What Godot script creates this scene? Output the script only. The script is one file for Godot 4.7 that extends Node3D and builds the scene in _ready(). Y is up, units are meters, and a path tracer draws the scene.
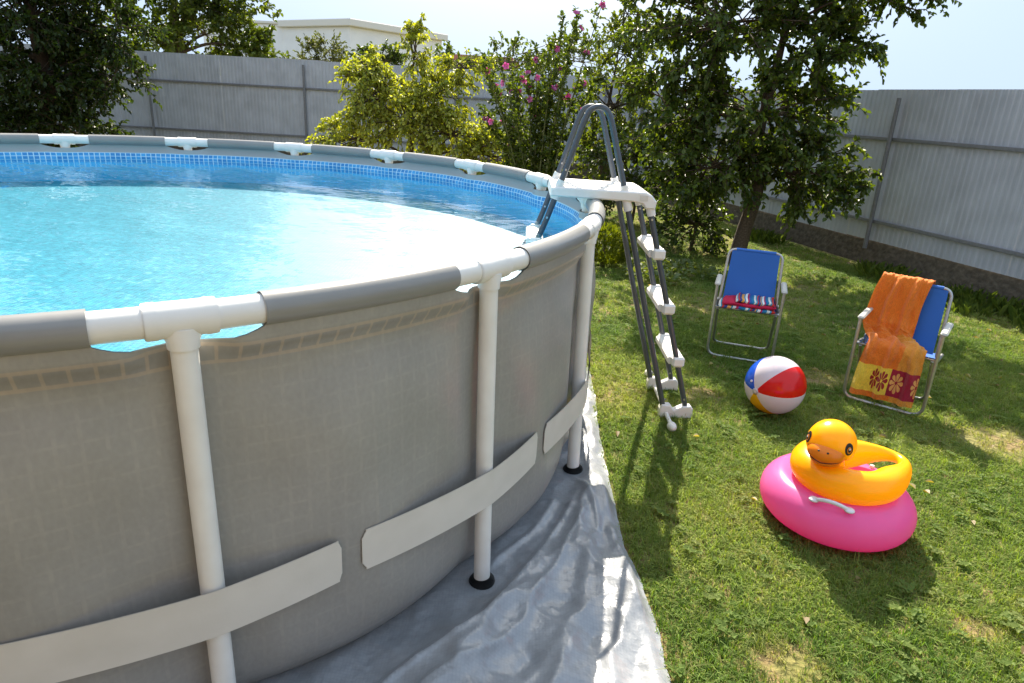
extends Node3D
# A garden with a round frame pool, a ladder, two folding chairs and inflatables.

const PC := Vector3(-2.328, 0.0, -3.681)   # middle of the pool on the ground
const PR := 2.73                            # radius of the rim
const PH := 2.184713                        # angle of the first leg
const WATER := 1.057
const FLOOR := 0.87
var rng := RandomNumberGenerator.new()
var M := {}
var used := {}

# ---------------------------------------------------------------- mesh builder
class B:
	var v := PackedVector3Array()
	var n := PackedVector3Array()
	var uv := PackedVector2Array()
	var c := PackedColorArray()
	var ix := PackedInt32Array()
	var col := Color.WHITE

	func vert(p: Vector3, nn: Vector3, t := Vector2.ZERO) -> int:
		v.push_back(p); n.push_back(nn); uv.push_back(t); c.push_back(col)
		return v.size() - 1

	func tri(p: Vector3, q: Vector3, r: Vector3) -> void:
		# flat triangle, front side where p, q, r run counter-clockwise
		var nn := (q - p).cross(r - p).normalized()
		var i := vert(p, nn); vert(q, nn); vert(r, nn)
		ix.append_array([i, i + 2, i + 1])

	func quad(p: Vector3, q: Vector3, r: Vector3, s: Vector3) -> void:
		var nn := (r - p).cross(s - q).normalized()
		var i := vert(p, nn, Vector2(0, 0)); vert(q, nn, Vector2(1, 0)); vert(r, nn, Vector2(1, 1)); vert(s, nn, Vector2(0, 1))
		ix.append_array([i, i + 2, i + 1, i, i + 3, i + 2])

	func grid(nu: int, nv: int, f: Callable, wu := false, wv := false, flip := false, uvs := Vector2.ONE) -> void:
		var ps := PackedVector3Array()
		for j in nv + 1:
			for i in nu + 1:
				ps.push_back(f.call(float(i) / nu, float(j) / nv))
		grid_points(nu, nv, ps, wu, wv, flip, uvs)

	func grid_points(nu: int, nv: int, ps: PackedVector3Array, wu: bool, wv: bool, flip: bool, uvs: Vector2) -> void:
		var base := v.size()
		var w := nu + 1
		for j in nv + 1:
			var j0 := j - 1
			var j1 := j + 1
			if j0 < 0: j0 = nv - 1 if wv else 0
			if j1 > nv: j1 = 1 if wv else nv
			for i in w:
				var i0 := i - 1
				var i1 := i + 1
				if i0 < 0: i0 = nu - 1 if wu else 0
				if i1 > nu: i1 = 1 if wu else nu
				var nn := (ps[j * w + i1] - ps[j * w + i0]).cross(ps[j1 * w + i] - ps[j0 * w + i])
				if nn.length_squared() < 1e-16:
					var jj := clampi(j, 1, nv - 1)
					nn = (ps[jj * w + i1] - ps[jj * w + i0]).cross(ps[mini(jj + 1, nv) * w + i] - ps[(jj - 1) * w + i])
				nn = nn.normalized()
				if flip: nn = -nn
				v.push_back(ps[j * w + i]); n.push_back(nn); uv.push_back(Vector2(float(i) / nu, float(j) / nv) * uvs); c.push_back(col)
		for j in nv:
			for i in nu:
				var a := base + j * w + i
				if flip: ix.append_array([a, a + 1, a + w + 1, a, a + w + 1, a + w])
				else: ix.append_array([a, a + w + 1, a + 1, a, a + w, a + w + 1])

	func tube(path: PackedVector3Array, rad, sides := 8, caps := true) -> void:
		var m := path.size()
		var t := (path[1] - path[0]).normalized()
		var u := t.cross(Vector3.UP if absf(t.y) < 0.9 else Vector3.RIGHT).normalized()
		var base := v.size()
		var along := 0.0
		for k in m:
			var t2 := (path[mini(k + 1, m - 1)] - path[maxi(k - 1, 0)]).normalized()
			u = (u - t2 * u.dot(t2)).normalized()
			var w := t2.cross(u)
			var r: float = rad if rad is float else rad[k]
			if k > 0: along += path[k].distance_to(path[k - 1])
			for s in sides + 1:
				var a := TAU * s / sides
				var d := u * cos(a) + w * sin(a)
				v.push_back(path[k] + d * r); n.push_back(d); uv.push_back(Vector2(float(s) / sides, along)); c.push_back(col)
		for k in m - 1:
			for s in sides:
				var a := base + k * (sides + 1) + s
				ix.append_array([a, a + sides + 2, a + 1, a, a + sides + 1, a + sides + 2])
		if caps:
			for e in [0, m - 1]:
				var nn: Vector3 = (path[0] - path[1]).normalized() if e == 0 else (path[m - 1] - path[m - 2]).normalized()
				var i0 := vert(path[e], nn)
				for s in sides + 1: vert(v[base + e * (sides + 1) + s], nn)
				for s in sides:
					if e == 0: ix.append_array([i0, i0 + 1 + s, i0 + 2 + s])
					else: ix.append_array([i0, i0 + 2 + s, i0 + 1 + s])

	func rbox(xf: Transform3D, size: Vector3, bev := 0.004) -> void:
		var h := size * 0.5
		bev = minf(bev, minf(h.x, minf(h.y, h.z)) * 0.98)
		var P := func(s: Vector3, ax: int) -> Vector3:
			var q := Vector3(s.x * (h.x - bev), s.y * (h.y - bev), s.z * (h.z - bev))
			q[ax] = s[ax] * h[ax]
			return xf * q
		var mid := xf.origin
		var face := func(a: Array) -> void:
			var nn: Vector3 = (a[1] - a[0]).cross(a[2] - a[0])
			var ce: Vector3 = (a[0] + a[1] + a[2]) / 3.0
			if nn.dot(ce - mid) < 0: a.reverse()
			if a.size() == 4: quad(a[0], a[1], a[2], a[3])
			else: tri(a[0], a[1], a[2])
		for ax in 3:
			var b := (ax + 1) % 3
			var d := (ax + 2) % 3
			for s in [-1, 1]:
				var cs := []
				for q in [[-1, -1], [1, -1], [1, 1], [-1, 1]]:
					var sv := Vector3.ZERO
					sv[ax] = s; sv[b] = q[0]; sv[d] = q[1]
					cs.append(P.call(sv, ax))
				face.call(cs)
			for q in [[-1, -1], [1, -1], [1, 1], [-1, 1]]:
				var s0 := Vector3.ZERO
				s0[b] = q[0]; s0[d] = q[1]
				var s1 := s0
				s0[ax] = -1; s1[ax] = 1
				face.call([P.call(s0, b), P.call(s1, b), P.call(s1, d), P.call(s0, d)])
		for x in [-1, 1]:
			for y in [-1, 1]:
				for z in [-1, 1]:
					var s := Vector3(x, y, z)
					face.call([P.call(s, 0), P.call(s, 1), P.call(s, 2)])

	func prism(poly: PackedVector2Array, xf: Transform3D, depth: float, bev := 0.0) -> void:
		# a flat outline in x, y, drawn out along z, with chamfered rims
		if Geometry2D.is_polygon_clockwise(poly): poly.reverse()
		var m := poly.size()
		var inn := PackedVector2Array()
		for i in m:
			var a := (poly[i] - poly[(i + m - 1) % m]).normalized()
			var b := (poly[(i + 1) % m] - poly[i]).normalized()
			var na := Vector2(-a.y, a.x)
			var nb := Vector2(-b.y, b.x)
			var mi := (na + nb).normalized()
			inn.push_back(poly[i] + mi * (bev / maxf(0.4, mi.dot(na))))
		var tris := Geometry2D.triangulate_polygon(inn)
		var z := depth * 0.5
		for k in range(0, tris.size(), 3):
			var p := inn[tris[k]]
			var q := inn[tris[k + 1]]
			var r := inn[tris[k + 2]]
			if (q - p).cross(r - p) < 0:
				var w := q
				q = r; r = w
			tri(xf * Vector3(p.x, p.y, z), xf * Vector3(q.x, q.y, z), xf * Vector3(r.x, r.y, z))
			tri(xf * Vector3(p.x, p.y, -z), xf * Vector3(r.x, r.y, -z), xf * Vector3(q.x, q.y, -z))
		for i in m:
			var j := (i + 1) % m
			var o0 := poly[i]
			var o1 := poly[j]
			var zi := z - bev
			quad(xf * Vector3(o0.x, o0.y, -zi), xf * Vector3(o1.x, o1.y, -zi), xf * Vector3(o1.x, o1.y, zi), xf * Vector3(o0.x, o0.y, zi))
			if bev > 0:
				quad(xf * Vector3(o0.x, o0.y, zi), xf * Vector3(o1.x, o1.y, zi), xf * Vector3(inn[j].x, inn[j].y, z), xf * Vector3(inn[i].x, inn[i].y, z))
				quad(xf * Vector3(inn[i].x, inn[i].y, -z), xf * Vector3(inn[j].x, inn[j].y, -z), xf * Vector3(o1.x, o1.y, -zi), xf * Vector3(o0.x, o0.y, -zi))

	func ball(xf: Transform3D, r: Vector3, nu := 20, nv := 12) -> void:
		grid(nu, nv, func(a, b): return xf * Vector3(r.x * sin(PI * b) * cos(TAU * a), r.y * cos(PI * b), r.z * sin(PI * b) * sin(TAU * a)), true, false, true)

	func leaf(p: Vector3, d: Vector3, up: Vector3, l: float, w: float, curl: float) -> void:
		# an oval leaf of four faces, folded along its midrib and drooping
		var s := d.cross(up).normalized()
		var q := s.cross(d)
		var a1 := p + d * (l * 0.32) + q * (curl * 0.25 * l)
		var a2 := p + d * (l * 0.68) + q * (curl * 0.1 * l)
		var tip := p + d * l - q * (curl * 0.35 * l)
		var lift := q * (w * 0.22)
		var nl := (q + s * 0.4).normalized()
		var nr := (q - s * 0.4).normalized()
		var k := v.size()
		v.append_array([p, a1 - s * (w * 0.5) + lift, a2 - s * (w * 0.42) + lift, tip, p, a1 + s * (w * 0.5) + lift, a2 + s * (w * 0.42) + lift, tip])
		n.append_array([nl, nl, nl, nl, nr, nr, nr, nr])
		uv.append_array([Vector2.ZERO, Vector2.ZERO, Vector2.ZERO, Vector2.ZERO, Vector2.ZERO, Vector2.ZERO, Vector2.ZERO, Vector2.ZERO])
		c.append_array([col, col, col, col, col, col, col, col])
		ix.append_array([k, k + 1, k + 2, k, k + 2, k + 3, k + 4, k + 6, k + 5, k + 4, k + 7, k + 6])

	func mesh(m: Material, colors := false) -> ArrayMesh:
		var a := []
		a.resize(Mesh.ARRAY_MAX)
		a[Mesh.ARRAY_VERTEX] = v; a[Mesh.ARRAY_NORMAL] = n; a[Mesh.ARRAY_TEX_UV] = uv; a[Mesh.ARRAY_INDEX] = ix
		if colors: a[Mesh.ARRAY_COLOR] = c
		var am := ArrayMesh.new()
		am.add_surface_from_arrays(Mesh.PRIMITIVE_TRIANGLES, a)
		am.surface_set_material(0, m)
		return am

# ---------------------------------------------------------------- things and parts
func numbered(called: String) -> String:
	var k: int = used.get(called, 0)
	used[called] = k + 1
	return called if k == 0 else "%s_%03d" % [called, k]

func tag(o: Node, label: String, category: String, group := "", kind := "") -> Node:
	o.set_meta("label", label)
	o.set_meta("category", category)
	if group: o.set_meta("group", group)
	if kind: o.set_meta("kind", kind)
	return o

func thing(called: String, label: String, category: String, at := Vector3.ZERO, turn := 0.0, group := "") -> Node3D:
	var o := Node3D.new()
	o.name = numbered(called)
	add_child(o)
	o.position = at
	o.rotation.y = turn
	tag(o, label, category, group)
	return o

func inst(called: String, am: Mesh, parent: Node = self) -> MeshInstance3D:
	var o := MeshInstance3D.new()
	o.name = numbered(called) if parent == self else called
	o.mesh = am
	parent.add_child(o, true)
	return o

func obj(called: String, b: B, m: Material, parent: Node = self, colors := false) -> MeshInstance3D:
	return inst(called, b.mesh(m, colors), parent)

func pts(a: Array) -> PackedVector3Array:
	var p := PackedVector3Array()
	for q in a: p.push_back(q)
	return p

func smooth(a: Array, per := 6) -> PackedVector3Array:
	# Catmull-Rom through the points
	var p := PackedVector3Array()
	for k in a.size() - 1:
		var p0: Vector3 = a[maxi(k - 1, 0)]
		var p1: Vector3 = a[k]
		var p2: Vector3 = a[k + 1]
		var p3: Vector3 = a[mini(k + 2, a.size() - 1)]
		for s in per: p.push_back(p1.cubic_interpolate(p2, p0, p3, float(s) / per))
	p.push_back(a[-1])
	return p

func rounded(a: Array, rad: float, per := 5) -> PackedVector3Array:
	# straight tubes with bent corners
	var p := PackedVector3Array()
	p.push_back(a[0])
	for k in range(1, a.size() - 1):
		var q: Vector3 = a[k]
		var d0: Vector3 = (a[k - 1] - q)
		var d1: Vector3 = (a[k + 1] - q)
		var r := minf(rad, minf(d0.length(), d1.length()) * 0.49)
		var s0 := q + d0.normalized() * r
		var s1 := q + d1.normalized() * r
		for s in per + 1:
			var t := float(s) / per
			p.push_back(s0.lerp(q, t).lerp(q.lerp(s1, t), t))
	p.push_back(a[-1])
	return p

# ---------------------------------------------------------------- materials
func noise(freq: float, octaves := 4, sd := 1, kind := FastNoiseLite.TYPE_SIMPLEX_SMOOTH) -> FastNoiseLite:
	var f := FastNoiseLite.new()
	f.noise_type = kind
	f.frequency = freq
	f.fractal_octaves = octaves
	f.seed = sd
	return f

func tex(im: Image) -> ImageTexture:
	im.generate_mipmaps()
	return ImageTexture.create_from_image(im)

func noise_image(freq: float, octaves: int, sd: int, size := 512, kind := FastNoiseLite.TYPE_SIMPLEX_SMOOTH) -> Image:
	return noise(freq, octaves, sd, kind).get_seamless_image(size, size)

func tinted(im: Image, lo: Color, hi: Color, gamma := 1.0) -> Image:
	# a grey noise image between two colours
	var o := Image.create(im.get_width(), im.get_height(), false, Image.FORMAT_RGB8)
	for y in im.get_height():
		for x in im.get_width():
			o.set_pixel(x, y, lo.lerp(hi, pow(im.get_pixel(x, y).r, gamma)))
	return o

func bumps(im: Image, strength: float) -> ImageTexture:
	var o := im.duplicate() as Image
	o.convert(Image.FORMAT_RGBA8)
	o.bump_map_to_normal_map(strength)
	return tex(o)

func mat(color: Color, rough := 0.6, metal := 0.0) -> StandardMaterial3D:
	var m := StandardMaterial3D.new()
	m.albedo_color = color
	m.roughness = rough
	m.metallic = metal
	return m

func tri_map(m: StandardMaterial3D, albedo: Texture2D, normal: Texture2D, scale: float, depth := 1.0) -> StandardMaterial3D:
	m.uv1_triplanar = true
	m.uv1_world_triplanar = true
	m.uv1_scale = Vector3.ONE * scale
	if albedo: m.albedo_texture = albedo
	if normal:
		m.normal_enabled = true
		m.normal_texture = normal
		m.normal_scale = depth
	return m

func leaf_mat(rough: float, through: Color) -> StandardMaterial3D:
	var m := mat(Color.WHITE, rough)
	m.vertex_color_use_as_albedo = true
	m.cull_mode = BaseMaterial3D.CULL_DISABLED
	m.backlight_enabled = true
	m.backlight = through
	return m

func make_materials() -> void:
	var fine := noise_image(0.02, 5, 3)
	var coarse := noise_image(0.006, 4, 8)
	var speck := noise_image(0.09, 2, 5)
	var fine_n := bumps(fine, 3.0)
	var speck_n := bumps(speck, 2.0)
	M.white = tri_map(mat(Color(1, 1, 1), 0.38), tex(tinted(coarse, Color(0.90, 0.885, 0.86), Color(0.95, 0.94, 0.92))), fine_n, 2.0, 0.05)
	M.tube_grey = mat(Color(0.33, 0.35, 0.38), 0.35, 0.35)
	M.bolt = mat(Color(0.75, 0.75, 0.76), 0.3, 0.9)
	M.black = mat(Color(0.05, 0.05, 0.055), 0.5)
	M.sleeve = tri_map(mat(Color(1, 1, 1), 0.3), tex(tinted(coarse, Color(0.535, 0.53, 0.52), Color(0.59, 0.585, 0.575))), fine_n, 1.3, 0.08)
	M.strap = tri_map(mat(Color(1, 1, 1), 0.5), tex(tinted(coarse, Color(0.835, 0.81, 0.77), Color(0.88, 0.855, 0.82))), speck_n, 2.2, 0.06)
	M.alu = tri_map(mat(Color(1, 1, 1), 0.36, 0.85), tex(tinted(fine, Color(0.66, 0.66, 0.66), Color(0.78, 0.78, 0.77))), null, 3.0)
	M.arm = mat(Color(0.74, 0.73, 0.70), 0.55)
	# woven deck chair cloth
	var weave := Image.create(128, 128, false, Image.FORMAT_RGB8)
	var weave_h := Image.create(128, 128, false, Image.FORMAT_RGB8)
	for y in 128:
		for x in 128:
			var h := 0.5 + 0.25 * sin(x * TAU / 8.0) * (1.0 if (y / 4) % 2 else -1.0) + 0.2 * sin(y * TAU / 8.0)
			weave_h.set_pixel(x, y, Color(h, h, h))
			var s := 0.93 + 0.07 * speck.get_pixel(x * 2, y * 2).r + 0.05 * (h - 0.5)
			weave.set_pixel(x, y, Color(s, s, s))
	var weave_n := bumps(weave_h, 2.0)
	M.blue_cloth = tri_map(mat(Color(0.21, 0.45, 0.80), 0.75), tex(weave), weave_n, 9.0, 0.4)
	M.blue_cloth.backlight_enabled = true
	M.blue_cloth.backlight = Color(0.5, 0.5, 0.5)
	# pool liner, outside: grey vinyl, with light through the inner tile print painted on
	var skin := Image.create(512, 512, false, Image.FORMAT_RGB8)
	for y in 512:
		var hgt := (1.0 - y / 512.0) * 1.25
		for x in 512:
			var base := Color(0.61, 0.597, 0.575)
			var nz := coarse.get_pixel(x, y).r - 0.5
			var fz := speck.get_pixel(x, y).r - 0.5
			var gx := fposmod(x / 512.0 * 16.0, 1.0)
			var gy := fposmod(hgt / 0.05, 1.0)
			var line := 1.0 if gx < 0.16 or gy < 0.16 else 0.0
			var patchy := clampf(0.55 + 1.6 * (fine.get_pixel(x, (y * 2) % 512).r - 0.5), 0.15, 1.0)
			var k := base.lerp(Color(0.69, 0.66, 0.625), line * 0.28 * patchy)  # paler lattice: light passing through the wall, put into the colour
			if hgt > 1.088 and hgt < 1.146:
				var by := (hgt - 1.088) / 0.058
				if gx < 0.14 or by < 0.18 or by > 0.82: k = base.lerp(Color(0.76, 0.67, 0.58), 0.5)  # warm glow through the tile border, painted as lines
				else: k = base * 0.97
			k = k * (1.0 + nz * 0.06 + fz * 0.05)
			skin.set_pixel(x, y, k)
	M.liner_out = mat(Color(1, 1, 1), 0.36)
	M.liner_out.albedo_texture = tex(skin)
	M.liner_out.normal_enabled = true
	M.liner_out.normal_texture = speck_n
	M.liner_out.normal_scale = 0.10
	# pool liner, inside: grey rim, a printed border of small tiles, blue below
	var inner := Image.create(512, 1024, false, Image.FORMAT_RGB8)
	for y in 1024:
		var hgt := FLOOR + (1.0 - y / 1024.0) * 0.40
		for x in 512:
			var k: Color
			var gx := fposmod(x / 512.0 * 16.0, 1.0)
			if hgt > 1.114: k = Color(0.66, 0.68, 0.69)
			elif hgt > 1.03:
				var gy := fposmod((1.114 - hgt) / 0.028, 1.0)
				var cell := hash(Vector2i(int(x / 32.0), int((1.114 - hgt) / 0.028))) % 100 / 100.0
				k = Color(0.74, 0.90, 0.97) if gx < 0.16 or gy < 0.18 else Color(0.18, 0.55, 0.82).lerp(Color(0.26, 0.68, 0.93), cell)
			else:
				var gy := fposmod((1.114 - hgt) / 0.028, 1.0)
				var cell := hash(Vector2i(int(x / 16.0), int(hgt / 0.02))) % 100 / 100.0
				k = Color(0.10, 0.75, 0.98).lerp(Color(0.18, 0.81, 1.0), cell)
				if fposmod(x / 512.0 * 32.0, 1.0) < 0.1 or gy < 0.1: k = k.lerp(Color(0.4, 0.74, 0.94), 0.4)
			inner.set_pixel(x, y, k)
	M.liner_in = mat(Color(1, 1, 1), 0.45)
	M.liner_in.albedo_texture = tex(inner)
	# pool floor: light blue vinyl printed with small mottled tiles
	var bed := Image.create(1024, 1024, false, Image.FORMAT_RGB8)
	var cells := noise_image(0.03, 3, 21, 1024)
	var wav := noise_image(0.012, 3, 31, 1024, FastNoiseLite.TYPE_CELLULAR)
	for y in 1024:
		for x in 1024:
			var q := hash(Vector2i(x / 16, y / 16)) % 100 / 100.0
			var k := Color(0.02, 0.40, 0.50).lerp(Color(0.12, 0.58, 0.67), clampf(0.35 * q + 1.1 * cells.get_pixel(x, y).r - 0.25 + 0.3 * wav.get_pixel(x, y).r, 0.0, 1.0))
			if x % 16 < 2 or y % 16 < 2: k = k.lerp(Color(0.42, 0.80, 0.88), 0.5)
			bed.set_pixel(x, y, k)
	M.floor_in = tri_map(mat(Color(1, 1, 1), 0.5), tex(bed), null, 0.8)
	# water: a clear sheet with ripples
	# one sheet of ripples for the whole pool, as slopes computed from a height field in metres
	var wn := 1024
	var swell := noise(1.7, 2, 41)
	var wave := noise(6.5, 2, 43)
	var chop := noise(17.0, 1, 44)
	var hs := PackedFloat32Array()
	hs.resize(wn * wn)
	var step := 5.5 / wn
	for y in wn:
		for x in wn:
			var px := x * step
			var py := y * step
			hs[y * wn + x] = 0.0052 * swell.get_noise_2d(px, py) + 0.0012 * wave.get_noise_2d(px + 0.4 * py, py * 0.9) + 0.0005 * chop.get_noise_2d(px + 0.5 * py, py)
	var slopes := Image.create(wn, wn, false, Image.FORMAT_RGBF)
	for y in wn:
		for x in wn:
			var gx := (hs[y * wn + mini(x + 1, wn - 1)] - hs[y * wn + maxi(x - 1, 0)]) / (2.0 * step)
			var gy := (hs[mini(y + 1, wn - 1) * wn + x] - hs[maxi(y - 1, 0) * wn + x]) / (2.0 * step)
			var nn := Vector3(-gx, -gy, 1.0).normalized()
			slopes.set_pixel(x, y, Color(nn.x * 0.5 + 0.5, nn.y * 0.5 + 0.5, nn.z * 0.5 + 0.5))
	M.water = mat(Color(0.35, 0.75, 0.92, 0.05), 0.02)
	M.water.transparency = BaseMaterial3D.TRANSPARENCY_ALPHA
	M.water.cull_mode = BaseMaterial3D.CULL_DISABLED
	M.water.metallic_specular = 0.44
	M.water.normal_enabled = true
	M.water.normal_texture = ImageTexture.create_from_image(slopes)
	M.water.normal_scale = 1.0
	# woven silver ground sheet
	var tarp := Image.create(512, 512, false, Image.FORMAT_RGB8)
	for y in 512:
		for x in 512:
			var s := 0.90 + 0.10 * coarse.get_pixel(x, y).r + 0.10 * (speck.get_pixel(x, y).r - 0.5)
			if x % 4 == 0 or y % 4 == 0: s *= 0.96
			tarp.set_pixel(x, y, Color(0.63, 0.645, 0.665) * s)
	var crush := noise(0.006, 5, 77)
	crush.fractal_type = FastNoiseLite.FRACTAL_RIDGED
	var crush_im := crush.get_seamless_image(1024, 1024)
	M.tarp = tri_map(mat(Color(1, 1, 1), 0.33, 0.15), tex(tarp), bumps(crush_im, 14.0), 0.7, 0.35)
	# fence sheets, posts, concrete
	var zinc := Image.create(512, 512, false, Image.FORMAT_RGB8)
	for y in 512:
		for x in 512:
			var s := 0.72 + 0.08 * (coarse.get_pixel(x, y).r - 0.5) + 0.05 * (fine.get_pixel(x, y / 5).r - 0.5)
			zinc.set_pixel(x, y, Color(s * 0.985, s * 1.0, s * 1.04))
	M.zinc = tri_map(mat(Color(1, 1, 1), 0.55, 0.1), tex(zinc), null, 0.7)
	M.rail = tri_map(mat(Color(1, 1, 1), 0.6, 0.2), tex(tinted(fine, Color(0.44, 0.44, 0.45), Color(0.53, 0.525, 0.53))), null, 2.0)
	M.concrete = tri_map(mat(Color(1, 1, 1), 0.95), tex(tinted(fine, Color(0.27, 0.24, 0.20), Color(0.46, 0.42, 0.36))), bumps(fine, 8.0), 1.1, 1.0)
	M.plaster = tri_map(mat(Color(1, 1, 1), 0.9), tex(tinted(coarse, Color(0.88, 0.88, 0.885), Color(0.94, 0.94, 0.945))), null, 0.2)
	M.cornice = mat(Color(0.85, 0.835, 0.81), 0.8)
	M.grey_wall = mat(Color(0.55, 0.53, 0.52), 0.9)
	M.roof_red = mat(Color(0.55, 0.36, 0.32), 0.8)
	M.render_brown = tri_map(mat(Color(1, 1, 1), 0.95), tex(tinted(fine, Color(0.33, 0.28, 0.23), Color(0.44, 0.38, 0.32))), fine_n, 0.8, 0.5)
	M.glass_dark = mat(Color(0.14, 0.16, 0.19), 0.12)
	# soil and thatch between the blades
	var soil := Image.create(1024, 1024, false, Image.FORMAT_RGB8)
	var s1 := noise_image(0.05, 4, 51, 1024)
	var s2 := noise_image(0.008, 3, 52, 1024)
	for y in 1024:
		for x in 1024:
			var k := Color(0.34, 0.34, 0.16).lerp(Color(0.58, 0.54, 0.32), s1.get_pixel(x, y).r)
			k = k.lerp(Color(0.52, 0.43, 0.30), clampf((s2.get_pixel(x, y).r - 0.55) * 4.0, 0.0, 0.75))
			soil.set_pixel(x, y, k)
	M.soil = tri_map(mat(Color(1, 1, 1), 1.0), tex(soil), bumps(s1, 6.0), 0.45, 1.0)
	M.bark = tri_map(mat(Color(1, 1, 1), 0.95), tex(tinted(noise_image(0.03, 4, 61), Color(0.20, 0.16, 0.12), Color(0.42, 0.36, 0.29))), fine_n, 2.5, 1.0)
	M.twig = mat(Color(0.33, 0.29, 0.20), 0.9)
	M.stem = mat(Color(0.40, 0.42, 0.25), 0.85)
	M.leaf = leaf_mat(0.42, Color(1.0, 1.0, 0.45))
	M.leaf_soft = leaf_mat(0.5, Color(1.0, 1.0, 0.45))
	M.grass = leaf_mat(0.65, Color(0.95, 1.0, 0.55))
	M.grass.metallic_specular = 0.3
	M.petal = leaf_mat(0.6, Color(0.85, 0.6, 0.8))
	# inflated vinyl
	M.pink = mat(Color(1.0, 0.52, 0.80), 0.2)
	M.pink.backlight_enabled = true
	M.pink.backlight = Color(1.0, 0.48, 0.78)
	M.yellow = mat(Color(1.0, 0.82, 0.07), 0.25)
	M.yellow.backlight_enabled = true
	M.yellow.backlight = Color(0.95, 0.76, 0.05)
	M.orange = mat(Color(1.0, 0.57, 0.08), 0.28)
	M.orange.backlight_enabled = true
	M.orange.backlight = Color(0.7, 0.34, 0.03)
	M.clear_white = mat(Color(0.90, 0.89, 0.90), 0.25)
	for q in [["ball_red", Color(0.86, 0.07, 0.06)], ["ball_blue", Color(0.10, 0.33, 0.80)], ["ball_yellow", Color(0.97, 0.72, 0.06)], ["ball_white", Color(0.90, 0.86, 0.88)]]:
		M[q[0]] = mat(q[1], 0.2)
		M[q[0]].backlight_enabled = true
		M[q[0]].backlight = Color(q[1].r, q[1].g, q[1].b) * 0.7
	# terry towels
	var flower := func(p: Vector2) -> bool:
		var r := p.length()
		if r < 0.16: return false
		return r < 0.62 + 0.36 * absf(cos(4.0 * p.angle()))  and absf(cos(4.0 * p.angle())) > 0.35 and r < 0.95
	var tow := Image.create(512, 1024, false, Image.FORMAT_RGB8)
	for y in 1024:
		for x in 512:
			var k := Color(0.89, 0.47, 0.12)
			if x > 330 and y > 590: k = Color(0.85, 0.56, 0.19)
			var yb := y / 1024.0
			if yb > 0.885 and yb < 0.975:
				var right := x > 300
				k = Color(0.94, 0.80, 0.26) if not right else Color(0.62, 0.10, 0.20)
				for fx in [165.0, 248.0, 350.0, 500.0]:
					var p := Vector2((x - fx) / 46.0, (yb - 0.93) / 0.036)
					if flower.call(p): k = Color(0.62, 0.12, 0.13) if not right else Color(0.90, 0.66, 0.36)
			var s := 0.92 + 0.16 * speck.get_pixel(x, (y) % 512).r
			tow.set_pixel(x, y, k * s)
	M.towel = mat(Color(1, 1, 1), 0.95)
	M.towel.albedo_texture = tex(tow)
	M.towel.normal_enabled = true
	M.towel.normal_texture = speck_n
	M.towel.normal_scale = 0.6
	M.towel.rim_enabled = true
	M.towel.rim = 0.4
	M.towel.rim_tint = 0.7
	M.towel.backlight_enabled = true
	M.towel.backlight = Color(0.4, 0.4, 0.4)
	var stripe := Image.create(512, 64, false, Image.FORMAT_RGB8)
	var cols := [Color(0.10, 0.45, 0.60), Color(0.85, 0.85, 0.82), Color(0.12, 0.55, 0.68), Color(0.75, 0.20, 0.15), Color(0.20, 0.25, 0.50), Color(0.88, 0.62, 0.30), Color(0.10, 0.50, 0.65), Color(0.90, 0.88, 0.86), Color(0.70, 0.10, 0.30), Color(0.15, 0.35, 0.60)]
	var edge := 0
	var which := 0
	for x in 512:
		if x >= edge:
			edge = x + 10 + hash(x * 7) % 26
			which += 1
		for y in 64:
			stripe.set_pixel(x, y, cols[which % cols.size()] * (0.92 + 0.16 * speck.get_pixel(x, y * 3).r))
	M.stripes = mat(Color(1, 1, 1), 0.95)
	M.stripes.albedo_texture = tex(stripe)
	M.magenta = mat(Color(0.74, 0.09, 0.26), 0.95)

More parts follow.
